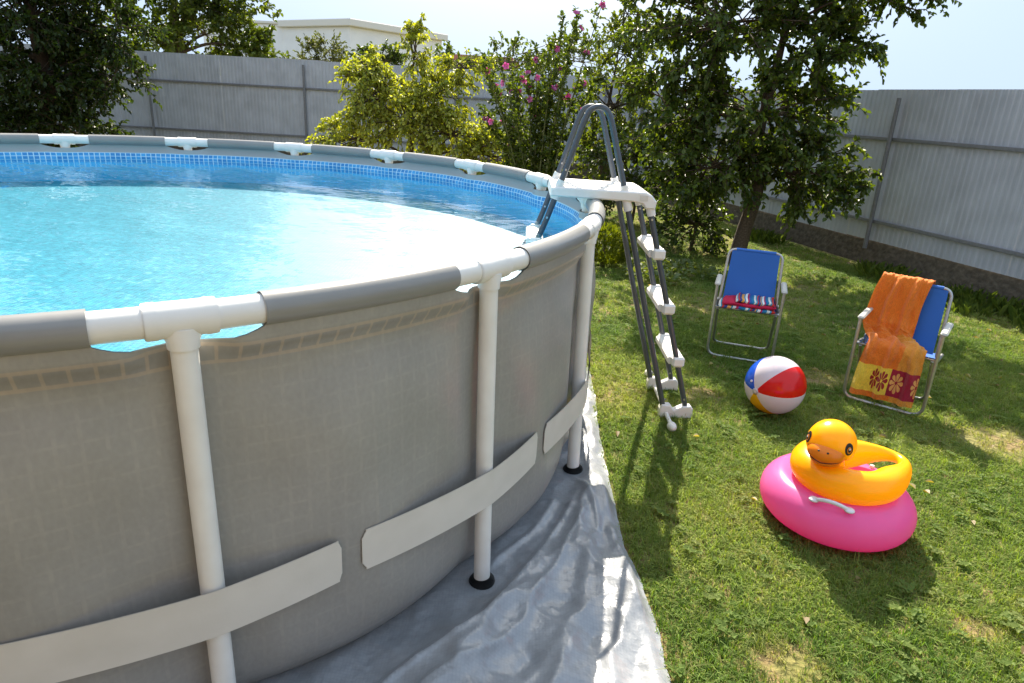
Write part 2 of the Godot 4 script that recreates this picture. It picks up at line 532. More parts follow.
# ---------------------------------------------------------------- main
func _ready() -> void:
	rng.seed = 7
	# camera
	var cam := Camera3D.new()
	cam.name = "camera"
	add_child(cam)
	var pitch := 0.340856
	var roll := 0.057016
	var fwd := Vector3(0, -sin(pitch), -cos(pitch))
	var up0 := Vector3(0, cos(pitch), -sin(pitch))
	var rt := Vector3.RIGHT * cos(roll) + up0 * sin(roll)
	var up := up0 * cos(roll) - Vector3.RIGHT * sin(roll)
	cam.transform = Transform3D(Basis(rt, up, -fwd), Vector3(0, 1.72245, 0))
	cam.fov = rad_to_deg(2.0 * atan(341.5 / 675.1))
	cam.near = 0.05
	cam.far = 400.0
	cam.current = true
	# sky
	var env := Environment.new()
	env.background_mode = Environment.BG_SKY
	var sm := ProceduralSkyMaterial.new()
	sm.sky_top_color = Color(0.59, 0.66, 0.74)
	sm.sky_horizon_color = Color(0.575, 0.635, 0.715)
	sm.sky_curve = 0.22
	sm.ground_horizon_color = Color(0.62, 0.64, 0.58)
	sm.ground_bottom_color = Color(0.30, 0.32, 0.24)
	sm.sky_energy_multiplier = 1.0
	sm.sun_angle_max = 60.0
	sm.sun_curve = 0.41
	var sky := Sky.new()
	sky.sky_material = sm
	env.sky = sky
	env.tonemap_mode = Environment.TONE_MAPPER_LINEAR
	env.tonemap_exposure = 2.4
	env.sdfgi_enabled = true
	env.ssao_enabled = true
	env.ssil_enabled = true
	var we := WorldEnvironment.new()
	we.name = "environment"
	we.environment = env
	add_child(we)
	# sun, high beyond the pool, shadows falling towards the camera
	var sun := DirectionalLight3D.new()
	sun.name = "sun"
	add_child(sun)
	var el := deg_to_rad(41.0)
	var az := deg_to_rad(1.5)
	var to_sun := Vector3(sin(az) * cos(el), sin(el), -cos(az) * cos(el))
	sun.basis = Basis.looking_at(-to_sun)
	sun.light_energy = 1.6
	sun.light_color = Color(1.0, 0.955, 0.88)
	sun.light_angular_distance = 0.5
	sun.shadow_enabled = true

	make_materials()
	make_ground()
	make_fences()
	make_buildings()
	make_assumed_house()
	make_pool()
	make_ladder()
	make_ground_sheet()
	make_chairs()
	make_towels()
	make_beach_ball()
	make_floats()
	make_plants()
	make_grass()

# ---------------------------------------------------------------- ground
func ground_height(x: float, z: float) -> float:
	return 0.0

func make_ground() -> void:
	var b := B.new()
	b.quad(Vector3(-120, -0.004, 40), Vector3(120, -0.004, 40), Vector3(120, -0.004, -160), Vector3(-120, -0.004, -160))
	var o := obj("lawn", b, M.soil)
	tag(o, "green garden lawn with dry and bare patches", "lawn", "", "structure")

# ---------------------------------------------------------------- fences
const FD := Vector3(0.309, 0, 0.951)        # along the fence on the side
const FN := Vector3(-0.951, 0, 0.309)       # out of it, into the garden

func sheet_mesh(wide: float, high: float, period: float, deep: float, m: Material) -> ArrayMesh:
	# ribbed steel sheet: x along, y up, ribs towards z
	var b := B.new()
	var ribs := int(round(wide / period))
	var p := wide / ribs
	var prof := PackedVector2Array()
	for k in ribs:
		var x := k * p
		prof.append_array([Vector2(x, 0), Vector2(x + p * 0.38, 0), Vector2(x + p * 0.5, deep), Vector2(x + p * 0.88, deep)])
	prof.push_back(Vector2(wide, 0))
	for k in prof.size() - 1:
		var p0 := prof[k]
		var p1 := prof[k + 1]
		b.quad(Vector3(p0.x, 0, p0.y), Vector3(p1.x, 0, p1.y), Vector3(p1.x, high, p1.y), Vector3(p0.x, high, p0.y))
		b.quad(Vector3(p1.x, 0, p1.y - 0.0012), Vector3(p0.x, 0, p0.y - 0.0012), Vector3(p0.x, high, p0.y - 0.0012), Vector3(p1.x, high, p1.y - 0.0012))
	return b.mesh(m)

func fence(label: String, corner: Vector3, turn: float, count: int, bottom: float, posts: Array, base_deep: float) -> Node3D:
	# origin at one end; x along the fence, z into the garden
	var t := thing("metal_fence", label, "fence", corner, turn, "ribbed metal fences round the garden")
	var wide := 1.12
	var high := 1.80
	var am := sheet_mesh(wide, high, 0.0747, 0.0055, M.zinc)
	var length := count * wide
	for k in count:
		var s := inst("sheet", am, t)
		s.position = Vector3(k * wide, bottom + rng.randf_range(-0.008, 0.008), 0.0 if k % 2 == 0 else 0.0022)
		s.rotation.x = rng.randf_range(-0.004, 0.004)
	for y in [bottom + 0.24, bottom + 1.23]:
		var b := B.new()
		b.rbox(Transform3D(Basis.IDENTITY, Vector3(length * 0.5, y, 0.035)), Vector3(length, 0.04, 0.028), 0.004)
		obj("rail", b, M.rail, t)
	for x in posts:
		var b := B.new()
		b.tube(pts([Vector3(x, bottom - 0.1, 0.075), Vector3(x, bottom + 1.70, 0.075)]), 0.026, 10)
		obj("post", b, M.rail, t)
	var b := B.new()
	var nz := noise(1.3, 4, 71)
	var f := func(u, w):
		var x: float = u * length
		var prof := [Vector2(-0.12, -0.02), Vector2(-0.12, bottom + 0.03), Vector2(base_deep - 0.01, bottom + 0.03), Vector2(base_deep, bottom - 0.03), Vector2(base_deep + 0.01, -0.02)]
		var k: int = int(round(w * 4))
		var p: Vector2 = prof[k]
		return Vector3(x, p.y + (0.012 * nz.get_noise_2d(x * 3, k * 9) if k in [2, 3] else 0.0), p.x - (0.012 * absf(nz.get_noise_2d(x * 2, 40 + k * 7)) if k > 1 else 0.0))
	b.grid(int(length / 0.12), 4, f, false, false, false)
	obj("foundation", b, M.concrete, t)
	return t

func make_fences() -> void:
	# the side fence starts at the far corner and runs past the camera's right
	var corner := Vector3(4.082, 0, -9.872) - FD * 5.82
	fence("long grey ribbed fence on a concrete base behind the folding chairs", corner, atan2(-FD.z, FD.x), 15, 0.31, [0.6, 3.93 - 0.55, 7.14, 10.3, 13.4, 16.2], -0.014)
	fence("grey ribbed fence across the far end behind the pool", Vector3(-20.0, 0, -15.42), 0.0, 20, 0.52, [2.2, 5.45, 8.7, 11.9, 15.25, 18.5, 21.7], -0.014)

# ---------------------------------------------------------------- far buildings
func make_buildings() -> void:
	var t := thing("white_building", "long white flat-roofed building with a corniced wing beyond the far fence", "building", Vector3(-19.2, 0, -57.3))
	var b := B.new()
	b.rbox(Transform3D(Basis.IDENTITY, Vector3(0, 3.2, -5)), Vector3(12.6, 6.4, 10), 0.05)
	obj("wall", b, M.plaster, t)
	b = B.new()
	b.rbox(Transform3D(Basis.IDENTITY, Vector3(0, 6.5, -5)), Vector3(12.9, 0.2, 10.3), 0.03)
	obj("parapet", b, M.cornice, t)
	for k in 4:
		b = B.new()
		b.rbox(Transform3D(Basis.IDENTITY, Vector3(-4.6 + k * 3.0, 3.2, 0.02)), Vector3(1.3, 1.5, 0.08), 0.01)
		obj("window", b, M.glass_dark, t)
	# wing that runs away from the camera, under a broad cornice
	var wx := Transform3D(Basis(Vector3.UP, deg_to_rad(56.0)), Vector3(6.4, 0, 4.3))
	b = B.new()
	b.rbox(wx * Transform3D(Basis.IDENTITY, Vector3(5.1, 3.1, -4.2)), Vector3(10.2, 6.2, 8), 0.05)
	var r := obj("wing", b, M.plaster, t)
	b = B.new()
	b.rbox(wx * Transform3D(Basis.IDENTITY, Vector3(5.1, 6.45, -4.2)), Vector3(10.8, 0.5, 8.8), 0.05)
	obj("cornice", b, M.cornice, r)
	t = thing("grey_building", "small grey building with a low red roof beyond the flowering shrub", "building", Vector3(-4.9, 0, -70.0))
	b = B.new()
	b.rbox(Transform3D(Basis.IDENTITY, Vector3(0, 2.6, -4)), Vector3(7.5, 5.2, 8), 0.05)
	obj("wall", b, M.grey_wall, t)
	b = B.new()
	b.prism(PackedVector2Array([Vector2(-4.1, 5.2), Vector2(4.1, 5.2), Vector2(3.4, 5.7), Vector2(-3.4, 5.7)]), Transform3D(Basis.IDENTITY, Vector3(0, 0.003, -4)), 8.4)
	obj("roof", b, M.roof_red, t)
	for k in 3:
		b = B.new()
		b.rbox(Transform3D(Basis.IDENTITY, Vector3(-2.4 + k * 2.4, 4.2, 0.02)), Vector3(1.0, 0.9, 0.08), 0.01)
		obj("window", b, M.glass_dark, t)

# assumed unseen house, added so its dark wall keeps open sky off the pool
func make_assumed_house() -> void:
	var t := thing("assumed_house", "assumed brown rendered house, unseen behind the viewer, added to darken and warm the near side of the pool", "house", Vector3(-3.4, 0, 2.7))
	var b := B.new()
	b.rbox(Transform3D(Basis.IDENTITY, Vector3(0, 2.1, 3)), Vector3(11.0, 4.3, 6.0), 0.03)
	obj("wall", b, M.render_brown, t)
	b = B.new()
	b.prism(PackedVector2Array([Vector2(-0.4, 4.25), Vector2(6.4, 4.25), Vector2(3.0, 6.4)]), Transform3D(Basis(Vector3.UP, -PI / 2), Vector3(0, 0, 0)), 11.8, 0.02)
	obj("roof", b, M.roof_red, t)
	for x in [-3.2, 0.4, 3.4]:
		b = B.new()
		b.rbox(Transform3D(Basis.IDENTITY, Vector3(x, 1.9, -0.01)), Vector3(1.2, 1.3, 0.06), 0.01)
		var w := obj("window", b, M.white, t)
		b = B.new()
		b.rbox(Transform3D(Basis.IDENTITY, Vector3(x, 1.9, -0.035)), Vector3(1.05, 1.15, 0.03), 0.005)
		obj("pane", b, M.glass_dark, w)

# ---------------------------------------------------------------- pool
func ang(i: int) -> float:
	return PH - i * TAU / 18.0

func polar(a: float, r: float, y: float) -> Vector3:
	return Vector3(r * cos(a), y, -r * sin(a))

func liner_top(s: float) -> float:
	# height of the upper edge of the liner at s metres from the nearest joint: cut out below each joint
	if absf(s) >= 0.18: return 1.196
	var q := absf(s) / 0.18
	return 1.150 + 0.030 * pow(q, 3.0)

func liner_r(s: float, y: float, a: float) -> float:
	# inside the legs at each joint; pressed out by the water between them; drawn to the outside of the pipe above; rounded under at the ground
	var gap := minf(1.0, absf(s) / (PR * PI / 18.0))      # 0 at a leg, 1 half way to the next
	var low := 0.062 * sin(gap * PI * 0.5) * (1.0 - 0.35 * smoothstep(0.25, 0.0, y))
	var high := 0.056 * smoothstep(0.03, 0.13, absf(s))
	var r := PR - 0.036 + maxf(low * smoothstep(1.30, 0.8, y), high * smoothstep(1.05, 1.15, y))
	if y < 0.16: r -= 0.075 * pow(1.0 - y / 0.16, 2.0)
	return r + 0.006 * sin(a * 41.0 + y * 5.0) * smoothstep(0.0, 0.3, y) * smoothstep(1.0, 0.8, y)

func near_leg(a: float) -> float:
	# signed metres along the rim from the nearest leg
	var k := (PH - a) / (TAU / 18.0)
	return (k - round(k)) * (TAU / 18.0) * PR

func liner(b: B, dr: float, low: float, rows: int, flip: bool, vlo: float, vhi: float, inside: bool) -> void:
	var offs := [-0.47, -0.40, -0.32, -0.25, -0.20, -0.181, -0.179, -0.165, -0.14, -0.11, -0.07, -0.03]
	var ss := []
	for q in offs: ss.append(q)
	ss.append(0.0)
	for k in range(offs.size() - 1, -1, -1): ss.append(-offs[k])
	var ps := PackedVector3Array()
	var ts := PackedVector2Array()
	var cols := 0
	for j in rows + 1:
		for i in 18:
			for q in ss:
				var s: float = q * (PR * PI / 18.0) / 0.4765 if absf(q) > 0.3 else q
				if absf(q) == 0.47: s = signf(q) * PR * PI / 18.0 * 0.999
				var a := ang(i) - s / PR
				var top := liner_top(s)
				var y := lerpf(low, 1.10, j / float(rows - 5)) if j <= rows - 5 else lerpf(1.10, top, (j - rows + 5) / 5.0)
				var r := liner_r(s, y, a) + dr
				ps.push_back(polar(a, r, y))
				ts.push_back(Vector2((i * 2.0 * PR * PI / 18.0 + s) / 0.8 if not inside else (i * 2.0 * PR * PI / 18.0 + s) / 0.64, 1.0 - (y - vlo) / (vhi - vlo)))
	cols = 18 * ss.size()
	# close the ring
	var full := PackedVector3Array()
	var fuv := PackedVector2Array()
	for j in rows + 1:
		for i in cols:
			full.push_back(ps[j * cols + i]); fuv.push_back(ts[j * cols + i])
		full.push_back(ps[j * cols]); fuv.push_back(ts[j * cols] + Vector2(18 * 2.0 * PR * PI / 18.0 / (0.64 if inside else 0.8), 0))
	var k0 := b.uv.size()
	b.grid_points(cols, rows, full, true, false, flip, Vector2.ONE)
	for k in fuv.size(): b.uv[k0 + k] = fuv[k]

func band_mesh(neg: float, pos: float) -> ArrayMesh:
	var b := B.new()
	var cols := []
	for half in [-neg, pos]:
		var w := []
		for q in [1.0, 0.992, 0.985, 0.975, 0.9749, 0.955, 0.9, 0.8, 0.7, 0.6, 0.5, 0.4, 0.3, 0.22, 0.16, 0.11, 0.07, 0.04]:
			w.append([half * q, q])
		if half > 0: w.reverse()
		else: w.append([0.0, 0.0])
		cols.append_array(w)
	for side in 2:
		var ps := PackedVector3Array()
		for j in 7:
			var w := (j / 6.0) * 2.0 - 1.0
			for k in cols:
				var s: float = k[0]
				var q: float = k[1]
				var cut := 1.0
				if q > 0.9749: cut = lerpf(0.90, 0.62, smoothstep(0.975, 1.0, q))
				elif q > 0.95: cut = 1.0
				# flat from the leg to the liner, which swells out to meet it
				var wall := 2.696 + 0.062 * sin(minf(1.0, absf(s) / deg_to_rad(10.0)) * PI * 0.5)
				var r := maxf(wall + 0.004, 2.786 + (2.762 - 2.786) * q)
				var d := absf(s) * r
				if d < 0.028: r = maxf(r, 2.752 + sqrt(0.0335 * 0.0335 - d * d))
				ps.push_back(polar(s, r + (0.0025 if side == 0 else 0.0), 0.43 + w * 0.071 * cut))
		b.grid_points(cols.size() - 1, 6, ps, false, false, side == 1, Vector2.ONE)
	return b.mesh(M.strap)

func make_pool() -> void:
	var t := thing("frame_pool", "round grey frame pool with white posts and clear blue water inside", "pool", PC)
	var b := B.new()
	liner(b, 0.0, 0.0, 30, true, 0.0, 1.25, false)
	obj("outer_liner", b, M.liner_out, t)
	b = B.new()
	liner(b, -0.008, FLOOR, 14, false, FLOOR, FLOOR + 0.40, true)
	obj("inner_liner", b, M.liner_in, t)
	b = B.new()
	b.grid(360, 12, func(u, w): return polar(TAU * u, (liner_r(near_leg(TAU * u), FLOOR, TAU * u) - 0.006) * w, FLOOR + 0.002), true, false, true)
	obj("floor", b, M.floor_in, t)
	# one of each part of the frame, made for a leg at angle zero, then turned
	var a0 := 0.18 / PR
	var a1 := TAU / 18.0 - a0
	b = B.new()
	var pth := PackedVector3Array()
	for k in 25: pth.push_back(polar(lerpf(a0, a1, k / 24.0), PR, 1.218))
	b.tube(pth, 0.0425, 20, false)
	for e in [[0, 1], [24, -1]]:
		var q := PackedVector3Array([pth[e[0]], pth[e[0]] + (pth[e[0] + e[1]] - pth[e[0]]).normalized() * 0.004])
		b.tube(q, [0.0425, 0.036], 20, false)
	var sleeve := b.mesh(M.sleeve)
	b = B.new()
	pth = PackedVector3Array()
	for k in 15: pth.push_back(polar(lerpf(-a0 * 1.06, a0 * 1.06, k / 14.0), PR, 1.218))
	b.tube(pth, 0.0365, 20, false)
	var arms := b.mesh(M.white)
	b = B.new()
	pth = PackedVector3Array()
	var rr := []
	for q in [[-0.078, 0.0375], [-0.076, 0.0425], [-0.072, 0.0435], [-0.052, 0.0440], [-0.049, 0.0425], [0.049, 0.0425], [0.052, 0.0440], [0.072, 0.0435], [0.076, 0.0425], [0.078, 0.0375]]:
		pth.push_back(polar(q[0] / PR, PR, 1.218)); rr.append(q[1])
	b.tube(pth, rr, 22, true)
	b.tube(pts([polar(0, PR, 1.20), polar(0, PR + 0.001, 1.178), polar(0, PR + 0.002, 1.165), polar(0, PR + 0.002, 1.150)]), [0.043, 0.041, 0.036, 0.0355], 20, true)
	var joint := b.mesh(M.white)
	b = B.new()
	b.tube(pts([polar(0, PR + 0.002, 1.17), polar(0, PR + 0.012, 0.7), polar(0, PR + 0.029, 0.02)]), 0.0305, 20, true)
	var leg := b.mesh(M.white)
	b = B.new()
	b.tube(pts([polar(0, PR + 0.03, 0.004), polar(0, PR + 0.03, 0.012), polar(0, PR + 0.03, 0.022), polar(0, PR + 0.029, 0.030)]), [0.047, 0.050, 0.046, 0.034], 20, true)
	var foot := b.mesh(M.black)
	# bands of white vinyl that pass over the legs and are welded to the liner on both sides
	var band := band_mesh(deg_to_rad(11.3), deg_to_rad(7.3))
	for i in 18:
		var turn := ang(i)
		for q in [["rim_sleeve", sleeve], ["rim_pipe", arms], ["joint", joint], ["leg", leg], ["band", band]]:
			var o := inst(q[0], q[1], t)
			o.rotation.y = turn
			if q[0] == "leg": inst("foot", foot, o)
	# water
	b = B.new()
	b.grid(360, 30, func(u, w): return polar(TAU * u, (liner_r(near_leg(TAU * u), WATER, TAU * u) - 0.006) * w, 0.0), true, false, true)
	for k in b.v.size(): b.uv[k] = Vector2(b.v[k].x, b.v[k].z) / 5.5 + Vector2(0.5, 0.5)
	var wt := obj("water", b, M.water)
	wt.position = PC + Vector3(0, WATER, 0)
	tag(wt, "clear rippled water filling the round pool", "water", "", "structure")

# ---------------------------------------------------------------- ladder
func make_ladder() -> void:
	var zn := -3.67
	var zf := -4.08
	var zm := (zn + zf) * 0.5
	var t := thing("pool_ladder", "grey tube pool ladder with white treads standing over the pool rim", "ladder", Vector3(0.93, 0, zm))
	var off := Vector3(-0.93, 0, -zm)
	for z in [zn, zf]:
		var b := B.new()
		var path := smooth([Vector3(0.035, FLOOR + 0.02, z), Vector3(0.121, 1.057, z), Vector3(0.214, 1.34, z), Vector3(0.304, 1.64, z)], 3)
		path.remove_at(path.size() - 1)
		path.append_array(smooth([Vector3(0.304, 1.64, z), Vector3(0.328, 1.695, z), Vector3(0.352, 1.715, z), Vector3(0.378, 1.722, z), Vector3(0.405, 1.715, z), Vector3(0.428, 1.695, z), Vector3(0.448, 1.655, z)], 4))
		path.append_array(pts([Vector3(0.553, 1.31, z), Vector3(0.74, 0.66, z), Vector3(0.925, 0.04, z)]))
		for k in path.size(): path[k] += off
		b.tube(path, 0.0158, 12, true)
		obj("handrail", b, M.tube_grey, t)
		b = B.new()
		b.tube(pts([Vector3(0.69, 1.25, z) + off, Vector3(1.055, 0.05, z) + off]), 0.0158, 12, true)
		obj("step_rail", b, M.tube_grey, t)
		# moulded foot that joins the two tubes
		b = B.new()
		var poly := PackedVector2Array([Vector2(0.893, 0.005), Vector2(1.095, 0.005), Vector2(1.09, 0.07), Vector2(1.075, 0.086), Vector2(1.03, 0.082), Vector2(0.98, 0.055), Vector2(0.955, 0.085), Vector2(0.905, 0.088), Vector2(0.893, 0.06)])
		b.prism(poly, Transform3D(Basis.IDENTITY, Vector3(0, 0, z) + off), 0.052, 0.006)
		obj("foot", b, M.white, t)
		# screws
		for q in [Vector3(0.232, 1.40, z), Vector3(0.150, 1.145, z), Vector3(0.715, 1.165, z), Vector3(0.92, 0.12, z), Vector3(1.032, 0.125, z)]:
			b = B.new()
			b.tube(pts([q + off + Vector3(0, 0, 0.0145), q + off + Vector3(0, 0, 0.019)]), 0.006, 8, true)
			obj("screw", b, M.bolt, t)
	# platform
	var b := B.new()
	var prof := PackedVector2Array([Vector2(0.158, 1.262), Vector2(0.60, 1.256), Vector2(0.655, 1.246), Vector2(0.672, 1.222), Vector2(0.722, 1.222), Vector2(0.727, 1.262), Vector2(0.700, 1.292), Vector2(0.665, 1.308), Vector2(0.20, 1.312), Vector2(0.165, 1.306)])
	b.prism(prof, Transform3D(Basis.IDENTITY, Vector3(0, 0, zm) + off), 0.475, 0.007)
	var pl := obj("platform", b, M.white, t)
	for k in 7:
		b = B.new()
		b.rbox(Transform3D(Basis.IDENTITY, Vector3(0.27 + k * 0.055, 1.313, zm) + off), Vector3(0.02, 0.006, 0.30), 0.0025)
		obj("grip_rib", b, M.white, pl)
	for z in [zn, zf]:
		b = B.new()
		b.tube(pts([Vector3(0.183, 1.245, z) + off, Vector3(0.216, 1.345, z) + off]), [0.025, 0.0235], 14, true)
		obj("socket", b, M.white, pl)
		b = B.new()
		b.tube(pts([Vector3(0.546, 1.335, z) + off, Vector3(0.585, 1.205, z) + off]), [0.0225, 0.024], 14, true)
		obj("socket", b, M.white, pl)
		b = B.new()
		b.tube(pts([Vector3(0.69, 1.262, z) + off, Vector3(0.712, 1.185, z) + off]), [0.026, 0.023], 14, true)
		obj("socket", b, M.white, pl)
	# sticker
	b = B.new()
	b.rbox(Transform3D(Basis.IDENTITY, Vector3(0.655, 1.278, zm + 0.2385) + off), Vector3(0.042, 0.03, 0.003), 0.001)
	obj("sticker", b, M.strap, pl)
	# treads on the outside, and two inside the pool
	var tread := func(x: float, y: float, lean: float, called: String) -> void:
		var bb := B.new()
		var w := PackedVector2Array([Vector2(-0.05, -0.015), Vector2(-0.04, -0.026), Vector2(0.034, -0.026), Vector2(0.046, -0.012), Vector2(0.046, 0.010), Vector2(0.036, 0.018), Vector2(-0.042, 0.018), Vector2(-0.05, 0.010)])
		bb.prism(w, Transform3D(Basis.IDENTITY, Vector3(x, y, zm) + off), 0.385, 0.004)
		var tr := obj(called, bb, M.white, t)
		for z in [zn, zf]:
			bb = B.new()
			bb.rbox(Transform3D(Basis(Vector3.FORWARD, lean), Vector3(x + 0.006, y - 0.002, z) + off), Vector3(0.072, 0.062, 0.052), 0.012)
			obj("end_cap", bb, M.white, tr)
	tread.call(0.770, 0.980, 0.0, "tread")
	tread.call(0.864, 0.672, 0.0, "tread")
	tread.call(0.960, 0.358, 0.0, "tread")
	tread.call(0.095, 1.005, 0.0, "tread")
	# stabiliser bar with round ends
	b = B.new()
	b.tube(pts([Vector3(0.935, 0.032, -3.48) + off, Vector3(0.942, 0.032, -4.28) + off]), 0.012, 10, true)
	var bar := obj("stabiliser_bar", b, M.white, t)
	for p in [Vector3(0.935, 0.032, -3.475), Vector3(0.942, 0.032, -4.285)]:
		b = B.new()
		b.ball(Transform3D(Basis.IDENTITY, p + off), Vector3(0.027, 0.027, 0.038), 16, 10)
		obj("round_end", b, M.white, bar)

# ---------------------------------------------------------------- ground sheet under the pool
func make_ground_sheet() -> void:
	var t := B.new()
	var nz := noise(1.6, 3, 81)
	var nz2 := noise(5.0, 3, 82)
	var nw := noise(0.9, 2, 83)
	var cell := noise(2.6, 1, 84, FastNoiseLite.TYPE_CELLULAR)
	cell.cellular_distance_function = FastNoiseLite.DISTANCE_EUCLIDEAN
	cell.cellular_return_type = FastNoiseLite.RETURN_DISTANCE
	var cell2 := noise(8.0, 1, 85, FastNoiseLite.TYPE_CELLULAR)
	cell2.cellular_distance_function = FastNoiseLite.DISTANCE_EUCLIDEAN
	cell2.cellular_return_type = FastNoiseLite.RETURN_DISTANCE
	# long folds drawn out from the feet of the pool
	var folds := [
		[Vector2(-0.95, -1.02), Vector2(-0.42, -1.45), Vector2(0.02, -1.93), Vector2(0.30, -2.62), 0.030, 0.026],
		[Vector2(-0.90, -0.92), Vector2(-0.36, -1.35), Vector2(0.10, -1.86), Vector2(0.36, -2.55), 0.020, 0.018],
		[Vector2(-0.70, -0.70), Vector2(-0.10, -1.25), Vector2(0.22, -1.80), Vector2(0.42, -2.40), 0.018, 0.05],
		[Vector2(-0.10, -0.80), Vector2(0.12, -1.30), Vector2(0.20, -1.62), Vector2(0.34, -2.10), 0.020, 0.045],
		[Vector2(-0.35, -0.72), Vector2(-0.05, -1.05), Vector2(0.05, -1.50), Vector2(0.14, -1.74), 0.016, 0.05],
		[Vector2(-0.05, -2.14), Vector2(0.04, -2.30), Vector2(0.14, -2.46), Vector2(0.22, -2.66), 0.022, 0.022],
		[Vector2(0.33, -2.95), Vector2(0.40, -2.75), Vector2(0.43, -2.60), Vector2(0.44, -2.45), 0.018, 0.020]]
	var seg_dist := func(p: Vector2, a: Vector2, c: Vector2) -> float:
		var q := Geometry2D.get_closest_point_to_segment(p, a, c)
		return p.distance_to(q)
	var xs := []
	for k in 12: xs.append(lerpf(-5.25, -1.6, k / 12.0))
	for k in 221: xs.append(lerpf(-1.6, 0.56, k / 220.0))
	var zs := []
	for k in 10: zs.append(lerpf(-6.6, -4.5, k / 10.0))
	for k in 341: zs.append(lerpf(-4.5, -0.70, k / 340.0))
	var ps := PackedVector3Array()
	for z in zs:
		for x in xs:
			var p := Vector2(x, z)
			var d := Vector2(x - PC.x, z - PC.z).length()
			var h := 0.0
			if x > -1.7 and z > -4.6:
				for f in folds:
					var m := 9.0
					for s in 3: m = minf(m, seg_dist.call(p + Vector2(0.03, 0.02) * nw.get_noise_2d(x * 1.5, z * 1.5), f[s], f[s + 1]))
					if m < f[5] * 3.0: h += f[4] * 0.8 * exp(-(sqrt(m * m + 0.00006) - 0.0077) * 1.5 / f[5])
				var wx: float = x + 0.05 * nz2.get_noise_2d(x * 0.6, z * 0.6)
				var wz: float = z + 0.05 * nz2.get_noise_2d(x * 0.6 + 9.0, z * 0.6)
				var q := cell.get_noise_2d(wx * 1.5 + wz * 0.7, wz * 0.62 - wx * 0.75)
				h += 0.10 * (q + 1.0) * smoothstep(2.72, 3.0, d)
				h += 0.016 * (cell2.get_noise_2d(wx * 1.2 + wz * 0.5, wz * 0.7 - wx * 0.5) + 1.0)
			h *= smoothstep(2.60, 2.70, d)
			# the feet press the sheet down
			for i in [6, 7, 8, 9]:
				var fp := PC + polar(ang(i), PR + 0.03, 0)
				var fd := Vector2(fp.x - x, fp.z - z).length()
				if fd < 0.12: h *= smoothstep(0.045, 0.12, fd)
			# free edge on the lawn: uneven, lying flat
			var xx: float = x
			if x > 0.2:
				var e := 0.512 + 0.055 * smoothstep(-2.5, -1.9, z) + 0.03 * smoothstep(-3.3, -3.9, z) + 0.010 * nz.get_noise_2d(z * 3.0, 3.3)
				xx = 0.2 + (x - 0.2) / 0.36 * (e - 0.2)
				h *= smoothstep(0.56, 0.50, x) * 0.9 + 0.1
			ps.push_back(Vector3(xx, 0.006 + h, z))
	t.grid_points(xs.size() - 1, zs.size() - 1, ps, false, false, true, Vector2.ONE)
	var o := obj("ground_sheet", t, M.tarp)
	tag(o, "wrinkled silver grey plastic sheet spread on the ground under the pool", "ground sheet")

# ---------------------------------------------------------------- chairs
func make_chair(t: Node3D) -> void:
	# local: x to the sitter's left in the picture's right, z to the front, origin under the front bar
	var w := 0.229
	var wb := 0.192
	var r := 0.0105
	var add := func(called: String, path: PackedVector3Array, rad := 0.0105) -> MeshInstance3D:
		var b := B.new()
		b.tube(path, rad, 10, true)
		return obj(called, b, M.alu, t)
	add.call("front_leg_frame", rounded([Vector3(-w, 0.545, 0.012), Vector3(-w, r, 0.0), Vector3(w, r, 0.0), Vector3(w, 0.545, 0.012)], 0.07))
	add.call("rear_leg_frame", rounded([Vector3(-w + 0.024, 0.36, -0.06), Vector3(-w + 0.024, r, -0.325), Vector3(w - 0.024, r, -0.325), Vector3(w - 0.024, 0.36, -0.06)], 0.06))
	add.call("back_frame", rounded([Vector3(-w + 0.022, 0.335, -0.24), Vector3(-wb, 0.76, -0.331), Vector3(wb, 0.76, -0.331), Vector3(w - 0.022, 0.335, -0.24)], 0.06))
	add.call("seat_frame", rounded([Vector3(-w, 0.335, -0.33), Vector3(-w, 0.368, -0.065), Vector3(w, 0.368, -0.065), Vector3(w, 0.335, -0.33)], 0.02))
	for s in [-1, 1]:
		var b := B.new()
		b.rbox(Transform3D(Basis(Vector3.RIGHT, 0.03), Vector3(s * w, 0.556, -0.125)), Vector3(0.040, 0.022, 0.28), 0.009)
		obj("armrest", b, M.arm, t)
		b = B.new()
		b.rbox(Transform3D(Basis(Vector3.RIGHT, 0.3), Vector3(s * (w - 0.012), 0.35, -0.245)), Vector3(0.012, 0.09, 0.03), 0.004)
		obj("hinge", b, M.alu, t)
	# cloth of the back, hung between the tubes and sagging a little
	var b := B.new()
	for side in 2:
		var e := 0.004 * side
		b.grid(14, 16, func(u, q):
			var y: float = lerpf(0.35, 0.752, q)
			var zz: float = lerpf(-0.243, -0.329, (y - 0.335) / 0.425)
			return Vector3((u - 0.5) * 2.0 * (lerpf(w - 0.045, wb - 0.022, q)), y, zz - 0.018 * sin(PI * q) * (1.0 - 0.3 * pow(absf(u - 0.5) * 2.0, 2.0)) + 0.010 - e), false, false, side == 1)
	obj("back_cloth", b, M.blue_cloth, t)
	b = B.new()
	b.tube(pts([Vector3(-wb + 0.05, 0.7595, -0.3305), Vector3(wb - 0.05, 0.7595, -0.3305)]), 0.0128, 10, false)
	obj("cloth_hem", b, M.blue_cloth, t)
	b = B.new()
	for side in 2:
		var e := 0.004 * side
		b.grid(14, 14, func(u, q):
			return Vector3((u - 0.5) * 2.0 * (w - 0.014), lerpf(0.381, 0.340, q) - 0.03 * sin(PI * q) - e, lerpf(-0.053, -0.315, q)), false, false, side == 1)
	obj("seat_cloth", b, M.blue_cloth, t)

var chair_r: Node3D
var chair_l: Node3D

